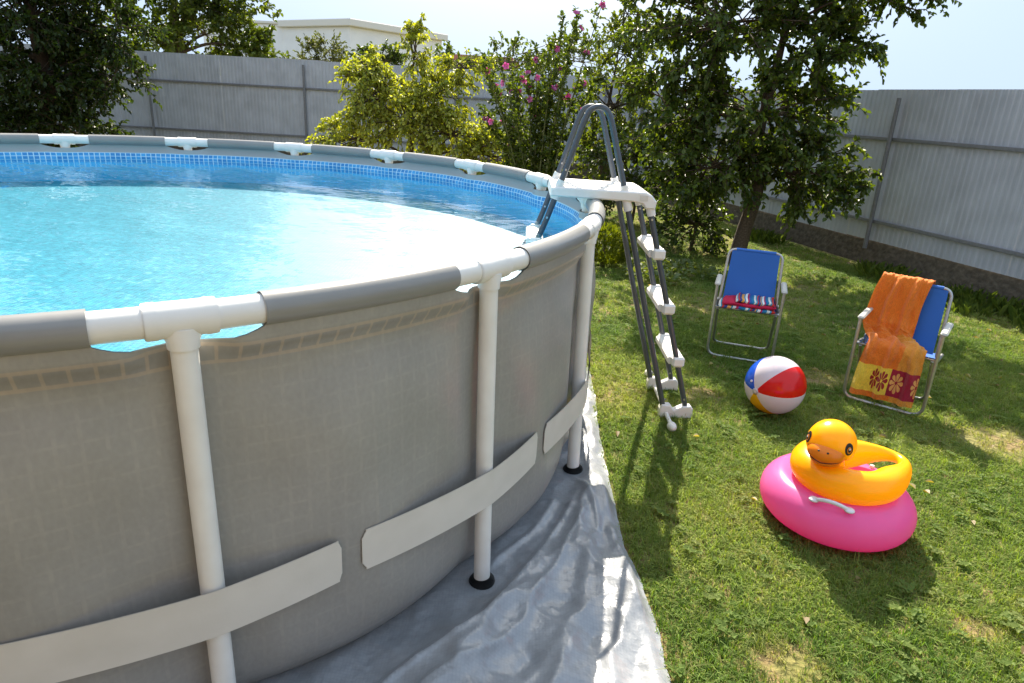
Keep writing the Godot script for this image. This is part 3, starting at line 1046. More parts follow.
func make_chairs() -> void:
	chair_l = thing("folding_chair", "blue folding chair with a folded striped towel on its seat", "chair", Vector3(1.687, 0.003, -4.723), deg_to_rad(-18.7), "blue folding garden chairs")
	make_chair(chair_l)
	chair_r = chair_l.duplicate()
	chair_r.name = numbered("folding_chair")
	add_child(chair_r)
	chair_r.position = Vector3(2.383, 0.003, -3.987)
	chair_r.rotation.y = deg_to_rad(-37.0)
	chair_r.set_meta("label", "blue folding chair with an orange towel hanging over its back and seat")

func make_towels() -> void:
	# orange towel over the back of one chair, across its seat and down the front
	var prof := smooth([Vector3(0, 0.58, -0.320), Vector3(0, 0.70, -0.347), Vector3(0, 0.765, -0.358), Vector3(0, 0.781, -0.333), Vector3(0, 0.765, -0.308), Vector3(0, 0.64, -0.282), Vector3(0, 0.48, -0.250), Vector3(0, 0.42, -0.21), Vector3(0, 0.395, -0.15), Vector3(0, 0.400, -0.07), Vector3(0, 0.385, -0.035), Vector3(0, 0.33, -0.020), Vector3(0, 0.2, -0.012), Vector3(0, 0.055, -0.004)], 6)
	var nz := noise(1.0, 3, 91)
	var b := B.new()
	var nu := 60
	var nv := prof.size() - 1
	for side in 2:
		var ps := PackedVector3Array()
		for j in nv + 1:
			var q := float(j) / nv
			var p := prof[j]
			var t0 := prof[maxi(j - 1, 0)]
			var t1 := prof[mini(j + 1, nv)]
			var tang := (t1 - t0).normalized()
			var nrm := Vector3(0, -tang.z, tang.y)
			if nrm.z < 0 and q > 0.3: nrm = -nrm
			nrm = Vector3(0, tang.z, -tang.y)
			# edges: on the back it covers the left two thirds, bunches at the seat and widens to the hem
			var xl := lerpf(-0.205, -0.215, q)
			var xr := 0.06
			if q < 0.42: xr = lerpf(0.085, 0.055, smoothstep(0.25, 0.42, q))
			else: xr = lerpf(0.055, 0.165, smoothstep(0.52, 0.72, q))
			if q > 0.30 and q < 0.62: xl -= 0.035 * sin(PI * (q - 0.30) / 0.32)
			if q > 0.6: xl = lerpf(xl, -0.165 - 0.03 * smoothstep(0.75, 1.0, q), smoothstep(0.6, 0.72, q))
			for i in nu + 1:
				var u := float(i) / nu
				var fold := 0.0
				var hang := smoothstep(0.03, 0.16, absf(q - 0.21))
				fold += 0.034 * pow(0.5 + 0.5 * sin(u * 17.0 + 0.5 + 0.9 * sin(q * 5.0)), 1.6) * hang
				fold += 0.007 * sin(u * 33.0 + q * 6.0) * hang
				fold += 0.016 * nz.get_noise_2d(u * 5.0, q * 9.0)
				if q > 0.44 and q < 0.62: fold += 0.026 * absf(nz.get_noise_2d(u * 4.0 + 9.0, q * 26.0)) + 0.010
				var x := lerpf(xl, xr, u)
				if q > 0.85: x += 0.01 * sin(u * 9.0)
				ps.push_back(Vector3(x, p.y, p.z) + nrm * (absf(fold) + 0.012 - 0.005 * side))
		b.grid_points(nu, nv, ps, false, false, side == 1, Vector2.ONE)
	var o := obj("orange_towel", b, M.towel)
	o.transform = chair_r.transform
	tag(o, "orange beach towel with a flower border draped over the blue folding chair", "towel")
	# folded striped towel on the other seat
	var t := thing("striped_towel", "folded colourful striped towel lying on a blue chair seat", "towel", chair_l.position + chair_l.basis * Vector3(0, 0.375, -0.165), chair_l.rotation.y)
	for k in 3:
		b = B.new()
		var y0 := 0.004 + k * 0.026
		var wx := 0.40 - 0.03 * k
		var cx := [0.0, 0.012, 0.05][k] as float
		if k == 2: wx = 0.27
		b.grid(40, 24, func(u, q):
			var a: float = TAU * q
			var zz: float = cos(a)
			var yy: float = sin(a)
			var sx := signf(zz) * pow(absf(zz), 0.35)
			var hh := signf(yy) * pow(absf(yy), 0.7)
			var edge := minf(1.0, minf(u, 1.0 - u) * 30.0)
			return Vector3(cx + (u - 0.5) * wx + 0.004 * sin(q * 19.0), y0 + hh * 0.015 * edge + 0.009 * nz.get_noise_2d(u * 4.0 + k * 7.0, sx * 1.2) * (0.5 + k * 0.5), sx * (0.125 - 0.01 * k) + 0.02 * nz.get_noise_2d(u * 2.0, k * 5.0))
			, false, true, false, Vector2(1.0, 1.0))
		obj("fold", b, M.magenta if k == 1 else M.stripes, t)

# ---------------------------------------------------------------- ball and floats
func make_beach_ball() -> void:
	var r := 0.178
	var t := thing("beach_ball", "red white blue and yellow beach ball in front of the chairs", "ball", Vector3(1.617, 0.005, -3.822))
	var mid := Vector3(0, r, 0)
	# the ball lies with its cap turned to the left and down
	var cb := Basis(Vector3(0.99837, 0.05372, -0.01905), Vector3(-0.05699, 0.94122, -0.33372), Vector3(0, 0.33428, 0.94247))
	var ax := (cb * Vector3(-0.843, -0.174, 0.486)).normalized()
	var e1 := cb * Vector3(0.93, 0, 0.363)
	e1 = (e1 - ax * e1.dot(ax)).normalized()
	var e2 := ax.cross(e1).normalized()
	var names := ["ball_red", "ball_white", "ball_blue", "ball_white", "ball_yellow", "ball_white"]
	for k in 6:
		var b := B.new()
		var c0 := deg_to_rad(18.0 + 60.0 * k)
		b.grid(8, 24, func(u, q):
			var a: float = c0 + deg_to_rad(60.0) * (u - 0.5)
			var w: float = PI * q
			var seam: float = 1.0 - 0.010 * pow(absf(u - 0.5) * 2.0, 6.0) * sin(w)
			return mid + (ax * cos(w) + (e1 * cos(a) + e2 * sin(a)) * sin(w)) * r * seam, false, false, true)
		obj("panel", b, M[names[k]], t)
	for s in [1, -1]:
		var b := B.new()
		b.tube(pts([mid + ax * s * (r - 0.004), mid + ax * s * (r + 0.0015), mid + ax * s * (r + 0.003)]), [0.02, 0.02, 0.012], 14, true)
		obj("cap", b, M.ball_white, t)
	var b := B.new()
	var vp := mid + (ax * 0.93 + e1 * -0.2 + e2 * 0.3).normalized() * (r - 0.001)
	b.tube(pts([vp, vp + (vp - mid).normalized() * 0.006]), 0.007, 10, true)
	obj("valve", b, M.clear_white, t)

func make_floats() -> void:
	# pink swim ring lying on the grass
	var c := Vector3(1.503, 0.012, -2.674)
	var Ro := 0.325
	var tb := 0.103
	var t := thing("swim_ring", "bright pink inflatable swim ring lying flat on the grass", "swim ring", c)
	var nz := noise(1.0, 2, 95)
	var b := B.new()
	b.grid(120, 40, func(u, q):
		var a: float = TAU * u
		var w: float = TAU * q
		var pucker: float = 1.0 - 0.035 * maxf(0.0, -cos(w)) * (0.5 + 0.5 * sin(a * 34.0)) - 0.012 * maxf(0.0, cos(w)) * (0.5 + 0.5 * sin(a * 46.0)) * pow(maxf(0.0, cos(w)), 3.0)
		var flat: float = 0.94 if sin(w) < 0.0 else 1.0
		return Vector3((Ro - tb + tb * cos(w) * pucker) * cos(a), tb * 0.94 + tb * sin(w) * flat, (Ro - tb + tb * cos(w) * pucker) * sin(a)), true, true)
	obj("tube", b, M.pink, t)
	b = B.new()
	b.tube(pts([Vector3(0.20, 2 * tb - 0.008, -0.12), Vector3(0.20, 2 * tb + 0.006, -0.12)]), [0.012, 0.009], 12, true)
	obj("valve", b, M.clear_white, t)
	# moulded handle on the near side
	b = B.new()
	var hp := []
	var ha := atan2(0.83, -0.50)
	for k in 9:
		var s := k / 8.0
		var a := ha + (0.5 - s) * 0.50
		var lift := 0.012 + 0.026 * sin(PI * s)
		var ww := deg_to_rad(62.0)
		hp.append(Vector3((Ro - tb + (tb + lift) * cos(ww)) * cos(a), tb + (tb + lift) * sin(ww), (Ro - tb + (tb + lift) * cos(ww)) * sin(a)))
	b.tube(smooth(hp, 3), 0.0085, 10, true)
	var hd := obj("handle", b, M.clear_white, t)
	for e in [0, 8]:
		b = B.new()
		b.ball(Transform3D(Basis.IDENTITY, hp[e]), Vector3(0.022, 0.010, 0.022), 14, 8)
		obj("mount", b, M.clear_white, hd)

	# yellow duck ring on top of it
	var dy := c.y + 2 * tb - 0.018
	var d := thing("duck_float", "yellow inflatable duck swim ring resting on top of the pink ring", "duck float", Vector3(1.515, dy, -2.655), deg_to_rad(14.0))
	# local: head towards -x, tail towards +x
	b = B.new()
	var rt := 0.072
	b.grid(120, 36, func(u, q):
		var a: float = TAU * u
		var w: float = TAU * q
		var tail: float = pow(maxf(0.0, cos(a)), 7.0)
		var R: float = 0.168 + 0.095 * tail
		var rr: float = rt * (1.0 - 0.68 * tail) * (1.0 + 0.06 * maxf(0.0, -cos(a)))
		var pk: float = 1.0 - 0.02 * maxf(0.0, -cos(w)) * (0.5 + 0.5 * sin(a * 30.0))
		return Vector3((R + rr * cos(w) * pk) * cos(a), rt + 0.030 * tail + rr * sin(w), (R + rr * cos(w) * pk) * sin(a) * 0.94), true, true)
	obj("tube", b, M.yellow, d)
	# neck and head as one smooth body
	var face := deg_to_rad(142.0)     # direction the duck looks, in its own axes
	var fd := Vector3(cos(face), 0, sin(face))
	var hc := Vector3(-0.135, 0.225, 0.02)
	b = B.new()
	b.grid(48, 36, func(u, q):
		# a lathe from the neck to the crown, slightly longer towards the face
		var a: float = TAU * u
		var yy: float
		var rad: float
		if q < 0.35:
			var s: float = q / 0.35
			yy = lerpf(0.085, 0.165, s)
			rad = lerpf(0.088, 0.066, sin(s * PI * 0.5))
		else:
			var s: float = (q - 0.35) / 0.65
			var th: float = lerpf(-0.62, PI * 0.5, s)
			yy = hc.y + 0.100 * sin(th)
			rad = 0.099 * cos(th)
			if s < 0.12: rad = lerpf(0.066, rad, smoothstep(0.0, 0.12, s)); 
		var dir := Vector3(cos(a), 0, sin(a))
		var fr: float = 1.0 + 0.08 * maxf(0.0, dir.dot(fd)) * smoothstep(0.15, 0.24, yy)
		var seam: float = 1.0 - 0.012 * pow(absf(sin((a - face))), 30.0)
		return Vector3(hc.x + dir.x * rad * fr * seam, yy, hc.z + dir.z * rad * fr * seam), true, false, false)
	var head := obj("head", b, M.yellow, d)
	# beak: a broad orange bill, upper and lower
	var side := Vector3(-fd.z, 0, fd.x)
	var bx := Basis(side, Vector3.UP, fd)
	b = B.new()
	b.ball(Transform3D(bx, hc + fd * 0.064 + Vector3(0, -0.020, 0)), Vector3(0.076, 0.050, 0.070), 28, 16)
	obj("upper_bill", b, M.orange, head)
	b = B.new()
	b.ball(Transform3D(bx, hc + fd * 0.058 + Vector3(0, -0.054, 0)), Vector3(0.062, 0.024, 0.062), 24, 12)
	obj("lower_bill", b, M.orange, head)
	b = B.new()
	var mp := []
	for k in 13:
		var a := lerpf(-1.25, 1.25, k / 12.0)
		mp.append(hc + Vector3(0, -0.046 + 0.010 * absf(a), 0) + side * 0.070 * sin(a) + fd * (0.066 + 0.0635 * cos(a)))
	b.tube(smooth(mp, 2), 0.0018, 6, true)
	obj("mouth_line", b, M.black, head)
	for s in [-1, 1]:
		b = B.new()
		b.ball(Transform3D(bx, hc + fd * 0.123 + Vector3(0, 0.002, 0) + side * s * 0.018), Vector3(0.005, 0.004, 0.005), 8, 6)
		obj("nostril", b, M.black, head)
		# printed eye: dark oval with a light spot, lying on the head
		var ed: Vector3 = (fd * 0.60 + side * s * 0.80 + Vector3(0, 0.20, 0)).normalized()
		var er := 0.0995 * (1.0 + 0.08 * 0.6)
		var eu := (Vector3.UP - ed * ed.y).normalized()
		var es := eu.cross(ed)
		for q in [[0.020, 0.0275, 0.0012, "black", "eye", 0.0], [0.0105, 0.015, 0.0024, "orange", "iris", -0.004], [0.0065, 0.0085, 0.0034, "black", "pupil", -0.004], [0.0035, 0.0040, 0.0044, "clear_white", "glint", 0.001]]:
			b = B.new()
			b.grid(20, 3, func(u, w):
				var a: float = TAU * u
				var p: Vector3 = ed * er + es * (q[0] * cos(a) * w) + eu * (q[1] * sin(a) * w + q[5])
				var k: Vector3 = p.normalized() * (er + q[2])
				k.x = k.x
				return hc + k, true, false, false)
			obj(q[4], b, M[q[3]], head)

# ---------------------------------------------------------------- plants
func rvec() -> Vector3:
	while true:
		var p := Vector3(rng.randf_range(-1, 1), rng.randf_range(-1, 1), rng.randf_range(-1, 1))
		if p.length_squared() <= 1.0 and p.length_squared() > 0.001: return p
	return Vector3.UP

func shade(a: Color, b: Color) -> Color:
	return a.lerp(b, clampf(rng.randfn(0.5, 0.28), 0.0, 1.0))

func twig_leaves(lb: B, wb: B, from: Vector3, dir: Vector3, length: float, leaves: int, leaf_l: float, leaf_w: float, c0: Color, c1: Color, droop: float) -> void:
	var p1 := from + dir * length * 0.5 + Vector3(0, 0.04 * length, 0)
	var p2 := from + dir * length - Vector3(0, droop * length * 0.35, 0)
	if wb: wb.tube(pts([from, p1, p2]), [0.005, 0.004, 0.002], 4, false)
	for k in leaves:
		var s := (k + 0.6) / leaves
		var p := from.lerp(p1, s * 2.0) if s < 0.5 else p1.lerp(p2, s * 2.0 - 1.0)
		var d := (dir * 0.6 + rvec() * 0.9 + Vector3(0, -droop * 0.7, 0)).normalized()
		var up := (Vector3(0, 1, 0) + rvec() * 0.8).normalized()
		if absf(up.dot(d)) > 0.97: up = Vector3(up.z, up.x, up.y)
		var l := leaf_l * rng.randf_range(0.65, 1.2)
		lb.col = shade(c0, c1)
		lb.leaf(p, d, up, l, leaf_w * l / leaf_l, rng.randf_range(0.0, 0.6))

# lobes: [centre, radii, clumps]; everything relative to the foot of the plant
func plant(called: String, label: String, category: String, group: String, at: Vector3, trunk: Array, radii: Array, lobes: Array, twigs: int, twig_len: float, leaves: int, leaf_l: float, leaf_w: float, c0: Color, c1: Color, droop: float, lm: Material, bm: Material) -> Node3D:
	var t := thing(called, label, category, at, 0.0, group)
	var wb := B.new()
	var lb := B.new()
	var tp := smooth(trunk, 4)
	var rr := []
	for k in tp.size():
		var s := float(k) / (tp.size() - 1) * (radii.size() - 1)
		var i := mini(int(s), radii.size() - 2)
		rr.append(lerpf(radii[i], radii[i + 1], s - i))
	wb.tube(tp, rr, 10, true)
	for L in lobes:
		var lc: Vector3 = L[0]
		var lr: Vector3 = L[1]
		# a limb into the lobe
		var best := 0
		for k in tp.size():
			if tp[k].y < lc.y - 0.1 and tp[k].y > tp[best].y: best = k
		var start: Vector3 = tp[best]
		var mid: Vector3 = start.lerp(lc, 0.5) + Vector3(0, 0.12 * start.distance_to(lc), 0) + rvec() * 0.06
		var limb := smooth([start, mid, lc], 5)
		var lw := []
		for k in limb.size(): lw.append(lerpf(maxf(0.012, rr[best] * 0.55), 0.009, float(k) / (limb.size() - 1)))
		wb.tube(limb, lw, 7, false)
		for q in L[2]:
			var o := rvec()
			o = o.normalized() * pow(o.length(), 0.55)
			var cc := lc + o * lr
			var st := limb[rng.randi_range(limb.size() / 2, limb.size() - 1)]
			var br := smooth([st, st.lerp(cc, 0.5) + rvec() * 0.05 + Vector3(0, 0.05, 0), cc], 3)
			var bw := []
			for k in br.size(): bw.append(lerpf(0.010, 0.005, float(k) / (br.size() - 1)))
			wb.tube(br, bw, 5, false)
			var out := (o * lr).normalized()
			for w in twigs:
				var d := (out * 0.7 + rvec() * 1.1 + Vector3(0, 0.15, 0)).normalized()
				var f := br[rng.randi_range(br.size() / 2, br.size() - 1)]
				twig_leaves(lb, wb, f, d, twig_len * rng.randf_range(0.6, 1.3), leaves, leaf_l, leaf_w, c0, c1, droop)
	obj("trunk", wb, bm, t)
	obj("crown", lb, lm, t, true)
	return t

func make_plants() -> void:
	var dark0 := Color(0.020, 0.042, 0.010)
	var dark1 := Color(0.065, 0.110, 0.022)
	# apple tree behind the chairs
	plant("apple_tree", "leafy apple tree with a leaning trunk behind the folding chairs", "tree", "", Vector3(2.66, 0, -8.15),
		[Vector3(0, -0.05, 0), Vector3(0.06, 0.45, -0.02), Vector3(0.12, 0.9, 0.0), Vector3(0.05, 1.5, -0.05), Vector3(0.1, 2.2, 0.0), Vector3(0.15, 3.0, 0.0)], [0.105, 0.085, 0.075, 0.06, 0.045, 0.02],
		[[Vector3(-0.55, 1.1, 0.0), Vector3(0.8, 0.42, 0.7), 34], [Vector3(0.6, 1.12, 0.1), Vector3(0.75, 0.45, 0.65), 36], [Vector3(0.05, 1.75, 0.0), Vector3(1.05, 0.5, 0.9), 44],
		[Vector3(-1.0, 1.75, -0.2), Vector3(0.65, 0.55, 0.6), 28], [Vector3(-0.6, 2.65, 0.0), Vector3(1.1, 0.6, 0.8), 52], [Vector3(0.55, 2.4, 0.1), Vector3(0.6, 0.45, 0.7), 22],
		[Vector3(0.95, 2.95, 0.2), Vector3(0.6, 0.2, 0.5), 12], [Vector3(0.2, 3.3, 0.0), Vector3(1.4, 0.5, 1.0), 46], [Vector3(1.3, 3.45, 0.1), Vector3(0.55, 0.2, 0.5), 10], [Vector3(-1.0, 3.4, 0.0), Vector3(0.9, 0.4, 0.7), 26]],
		11, 0.20, 10, 0.066, 0.042, Color(0.03, 0.06, 0.013), Color(0.17, 0.23, 0.04), 0.5, M.leaf, M.bark)
	# bushes under and behind it
	plant("currant_bush", "dark leafy bush against the fence behind the ladder", "bush", "bushes behind the apple tree", Vector3(1.75, 0, -10.6),
		[Vector3(0, 0, 0), Vector3(0.03, 0.3, 0), Vector3(0, 0.6, 0.03)], [0.03, 0.02, 0.012],
		[[Vector3(0, 0.55, 0), Vector3(0.75, 0.5, 0.5), 26], [Vector3(-0.3, 1.1, 0), Vector3(0.6, 0.5, 0.4), 18], [Vector3(0.45, 1.2, 0), Vector3(0.6, 0.55, 0.4), 18]],
		6, 0.28, 12, 0.06, 0.042, Color(0.03, 0.06, 0.012), Color(0.11, 0.16, 0.03), 0.3, M.leaf, M.twig)
	plant("currant_bush", "low dark bush beside the apple tree trunk", "bush", "bushes behind the apple tree", Vector3(2.25, 0, -8.75),
		[Vector3(0, 0, 0), Vector3(0.03, 0.25, 0), Vector3(0, 0.5, 0.03)], [0.025, 0.018, 0.01],
		[[Vector3(0, 0.38, 0), Vector3(0.5, 0.34, 0.42), 20], [Vector3(-0.2, 0.85, 0), Vector3(0.5, 0.35, 0.4), 16]],
		6, 0.24, 12, 0.055, 0.038, Color(0.03, 0.06, 0.012), Color(0.11, 0.16, 0.03), 0.3, M.leaf, M.twig)
	# yellow-green young tree behind the pool
	var y0 := Color(0.21, 0.27, 0.03)
	var y1 := Color(0.60, 0.60, 0.12)
	plant("pear_tree", "bright yellow-green young fruit tree behind the far rim of the pool", "tree", "", Vector3(-1.92, 0, -11.6),
		[Vector3(0, -0.05, 0), Vector3(0.0, 0.5, 0), Vector3(0.08, 1.0, 0), Vector3(0.02, 1.5, 0.0), Vector3(0.08, 1.8, 0)], [0.06, 0.05, 0.042, 0.025, 0.010],
		[[Vector3(-1.15, 0.95, 0.1), Vector3(0.55, 0.30, 0.5), 22], [Vector3(-0.65, 1.6, 0), Vector3(0.5, 0.6, 0.5), 40], [Vector3(0.05, 1.3, 0.1), Vector3(0.7, 0.65, 0.5), 48],
		[Vector3(0.8, 1.15, 0.1), Vector3(0.65, 0.45, 0.5), 34], [Vector3(0.5, 1.75, 0), Vector3(0.55, 0.35, 0.4), 24], [Vector3(1.5, 0.85, 0.2), Vector3(0.55, 0.4, 0.4), 26],
		[Vector3(-0.75, 2.15, 0), Vector3(0.3, 0.3, 0.3), 9], [Vector3(0.12, 2.40, 0), Vector3(0.16, 0.6, 0.12), 12], [Vector3(0.95, 2.2, 0), Vector3(0.45, 0.16, 0.2), 8]],
		8, 0.24, 10, 0.066, 0.036, y0, y1, 0.9, M.leaf_soft, M.bark)
	# dark tree on the left of the garden
	plant("dark_tree", "big dark glossy tree in front of the far fence at the left edge", "tree", "", Vector3(-8.6, 0, -12.4),
		[Vector3(0, -0.05, 0), Vector3(0.1, 0.7, 0), Vector3(0.3, 1.5, 0), Vector3(0.2, 2.5, 0.0), Vector3(0.2, 4.0, 0), Vector3(0.1, 7.6, 0)], [0.17, 0.15, 0.12, 0.09, 0.06, 0.03],
		[[Vector3(-0.6, 0.75, 0.1), Vector3(1.2, 0.6, 0.7), 44], [Vector3(0.75, 0.8, 0.2), Vector3(0.7, 0.5, 0.6), 26], [Vector3(0.3, 1.75, 0.2), Vector3(1.3, 0.55, 0.9), 60],
		[Vector3(1.55, 1.75, 0.2), Vector3(0.55, 0.5, 0.5), 16], [Vector3(1.7, 2.5, 0), Vector3(0.75, 0.5, 0.6), 20], [Vector3(0.2, 2.6, 0.1), Vector3(1.4, 0.7, 1.0), 80], [Vector3(-1.4, 2.2, 0), Vector3(1.0, 0.8, 0.8), 44],
		[Vector3(0.4, 3.6, 0), Vector3(1.6, 0.6, 1.0), 56], [Vector3(-1.2, 3.4, 0), Vector3(1.0, 0.7, 0.8), 20], [Vector3(1.7, 3.3, 0), Vector3(0.8, 0.45, 0.6), 14], [Vector3(0.3, 4.7, 0), Vector3(1.7, 0.7, 1.0), 36], [Vector3(0.0, 5.9, 0), Vector3(1.5, 0.7, 0.9), 34], [Vector3(0.2, 7.1, 0), Vector3(1.6, 0.8, 1.0), 34], [Vector3(-0.1, 8.4, 0), Vector3(1.2, 0.8, 0.9), 22]],
		8, 0.32, 11, 0.085, 0.050, Color(0.016, 0.034, 0.010), Color(0.07, 0.11, 0.025), 0.4, M.leaf, M.bark)
	# trees beyond the far fence
	plant("garden_tree", "broad green tree rising over the far fence beside the dark tree", "tree", "trees beyond the far fence", Vector3(-9.6, 0, -20.0),
		[Vector3(0, 0, 0), Vector3(0.1, 1.5, 0), Vector3(0, 3.2, 0), Vector3(0.1, 8.8, 0)], [0.18, 0.14, 0.1, 0.04],
		[[Vector3(-1.4, 2.9, 0), Vector3(1.5, 0.9, 1.0), 30], [Vector3(0.8, 3.0, 0), Vector3(1.3, 0.9, 1.0), 30], [Vector3(2.0, 2.6, 0), Vector3(1.0, 0.7, 0.8), 18], [Vector3(1.7, 3.8, 0), Vector3(1.2, 0.6, 0.8), 20], [Vector3(-0.2, 4.3, 0), Vector3(2.0, 0.9, 1.0), 36], [Vector3(1.6, 5.0, 0), Vector3(1.5, 0.7, 0.8), 20], [Vector3(0.0, 5.7, 0), Vector3(2.0, 0.9, 1.0), 26], [Vector3(0.2, 7.0, 0), Vector3(2.0, 0.9, 0.9), 30], [Vector3(0.4, 8.4, 0), Vector3(1.9, 0.9, 0.9), 26], [Vector3(0.3, 9.6, 0), Vector3(1.4, 0.8, 0.9), 16]],
		8, 0.42, 12, 0.12, 0.075, Color(0.05, 0.085, 0.015), Color(0.17, 0.22, 0.04), 0.4, M.leaf, M.bark)
	plant("garden_tree", "small olive green tree just over the far fence before the white building", "tree", "trees beyond the far fence", Vector3(-6.6, 0, -23.0),
		[Vector3(0, 0, 0), Vector3(0.1, 1.2, 0), Vector3(0, 2.6, 0)], [0.08, 0.06, 0.02],
		[[Vector3(-0.1, 2.6, 0), Vector3(0.9, 0.55, 0.6), 18], [Vector3(0.3, 2.9, 0), Vector3(0.5, 0.5, 0.4), 8]],
		7, 0.35, 9, 0.12, 0.045, Color(0.07, 0.085, 0.04), Color(0.15, 0.17, 0.09), 0.1, M.leaf_soft, M.twig)
	plant("garden_tree", "round dark shrub showing over the far fence beside the yellow-green tree", "tree", "trees beyond the far fence", Vector3(-4.2, 0, -20.5),
		[Vector3(0, 0, 0), Vector3(0.1, 1.2, 0), Vector3(0, 2.4, 0)], [0.08, 0.06, 0.02],
		[[Vector3(0, 2.5, 0), Vector3(0.8, 0.5, 0.6), 18]],
		7, 0.32, 9, 0.12, 0.07, Color(0.03, 0.055, 0.015), Color(0.08, 0.12, 0.03), 0.3, M.leaf, M.twig)
	plant("garden_tree", "pale green thicket over the far fence left of the flowering shrub", "tree", "trees beyond the far fence", Vector3(-1.75, 0, -19.5),
		[Vector3(0, 0, 0), Vector3(0.1, 1.2, 0), Vector3(0, 2.3, 0)], [0.08, 0.06, 0.02],
		[[Vector3(-0.3, 2.5, 0), Vector3(0.8, 0.4, 0.6), 16], [Vector3(1.4, 2.7, 0), Vector3(0.9, 0.55, 0.6), 18], [Vector3(3.2, 2.8, 0), Vector3(1.2, 0.7, 0.6), 22]],
		7, 0.32, 9, 0.12, 0.06, Color(0.06, 0.095, 0.02), Color(0.14, 0.19, 0.05), 0.2, M.leaf_soft, M.twig)
	plant("tall_shrub", "loose light green shrub between the flowering shrub and the apple tree", "shrub", "", Vector3(1.35, 0, -11.8),
		[Vector3(0, -0.02, 0), Vector3(0.03, 0.8, 0), Vector3(0.0, 1.6, 0.03), Vector3(0.08, 2.4, 0)], [0.05, 0.04, 0.03, 0.015],
		[[Vector3(0.0, 0.9, 0), Vector3(0.7, 0.6, 0.5), 30], [Vector3(0.15, 1.8, 0), Vector3(0.6, 0.6, 0.45), 30], [Vector3(0.25, 2.6, 0), Vector3(0.5, 0.5, 0.4), 22], [Vector3(0.2, 3.2, 0), Vector3(0.35, 0.3, 0.3), 8]],
		6, 0.26, 9, 0.075, 0.045, Color(0.09, 0.13, 0.025), Color(0.22, 0.26, 0.06), 0.3, M.leaf_soft, M.bark)
	make_hibiscus()
	# small bright conifer by the pool
	var t := thing("dwarf_conifer", "small golden green dwarf conifer on the lawn behind the ladder", "shrub", Vector3(0.98, 0, -7.6))
	var lb := B.new()
	var wb := B.new()
	for k in 900:
		var o := rvec()
		o = o.normalized() * pow(o.length(), 0.4)
		var p := Vector3(o.x * 0.30, 0.24 + o.y * 0.22, o.z * 0.28)
		lb.col = shade(Color(0.09, 0.13, 0.012), Color(0.22, 0.25, 0.02))
		for s in 3:
			var d := (Vector3(o.x, 0.7, o.z) + rvec() * 0.7).normalized()
			lb.leaf(p, d, rvec().normalized(), 0.07, 0.014, 0.1)
	wb.tube(pts([Vector3(0, -0.02, 0), Vector3(0.01, 0.3, 0)]), [0.03, 0.01], 8, true)
	obj("trunk", wb, M.twig, t)
	obj("crown", lb, M.leaf_soft, t, true)
	# weeds along the concrete base
	for q in [[5.05, -6.35, 0.34], [4.78, -6.95, 0.28], [4.35, -7.9, 0.3], [5.2, -5.6, 0.3], [4.55, -6.6, 0.22], [3.6, -9.9, 0.3], [4.95, -5.95, 0.25]]:
		weed(Vector3(q[0], 0, q[1]), q[2])
	# pale ground plants in the sun behind the ladder
	for q in [[1.35, -7.1], [1.6, -7.35], [1.55, -6.9], [1.85, -7.6], [1.3, -7.6], [2.05, -7.25]]:
		ground_plant(Vector3(q[0], 0, q[1]))

var weed_no := 0
func weed(at: Vector3, h: float) -> void:
	var where := ["tall sunlit grass clump by the concrete base near the right edge", "tuft of long grass by the concrete base behind the right chair", "tuft of long grass against the concrete base between the chairs", "clump of long grass by the concrete base outside the right of the view", "short tuft of grass just in front of the concrete base", "tuft of long grass by the base behind the apple tree", "thin tuft of grass by the base at the right edge"]
	var t := thing("weed_clump", where[weed_no % where.size()], "weeds", at, 0.0, "weeds along the fence base")
	weed_no += 1
	var lb := B.new()
	for k in 220:
		var o := rvec() * 0.34
		var d := (Vector3(o.x * 0.8, 1.0, o.z * 0.8) + rvec() * 0.6).normalized()
		lb.col = shade(Color(0.10, 0.17, 0.03), Color(0.24, 0.31, 0.06))
		lb.leaf(Vector3(o.x, -0.005, o.z), d, Vector3(d.z, 0.2, -d.x).normalized(), h * rng.randf_range(0.2, 0.62), 0.006, 0.6)
	obj("blades", lb, M.leaf_soft, t, true)

var gp_no := 0
func ground_plant(at: Vector3) -> void:
	var where := ["low pale leafy plant in the sun behind the ladder, nearest the pool", "low pale leafy plant in the sun, middle of the patch behind the ladder", "low pale leafy plant at the near side of the sunny patch", "low pale leafy plant at the far side of the sunny patch", "low pale leafy plant beside the dwarf conifer", "low pale leafy plant closest to the apple tree trunk"]
	var t := thing("ground_plant", where[gp_no % where.size()], "plant", at, 0.0, "low plants in the sun behind the ladder")
	gp_no += 1
	var lb := B.new()
	for k in 60:
		var o := rvec()
		var p := Vector3(o.x * 0.2, 0.04 + 0.06 * rng.randf(), o.z * 0.2)
		lb.col = shade(Color(0.10, 0.15, 0.04), Color(0.24, 0.28, 0.12))
		lb.leaf(p, (Vector3(o.x, 0.3, o.z) + rvec() * 0.6).normalized(), (Vector3.UP + rvec() * 0.4).normalized(), 0.07, 0.045, 0.3)
	obj("leaves", lb, M.leaf_soft, t, true)

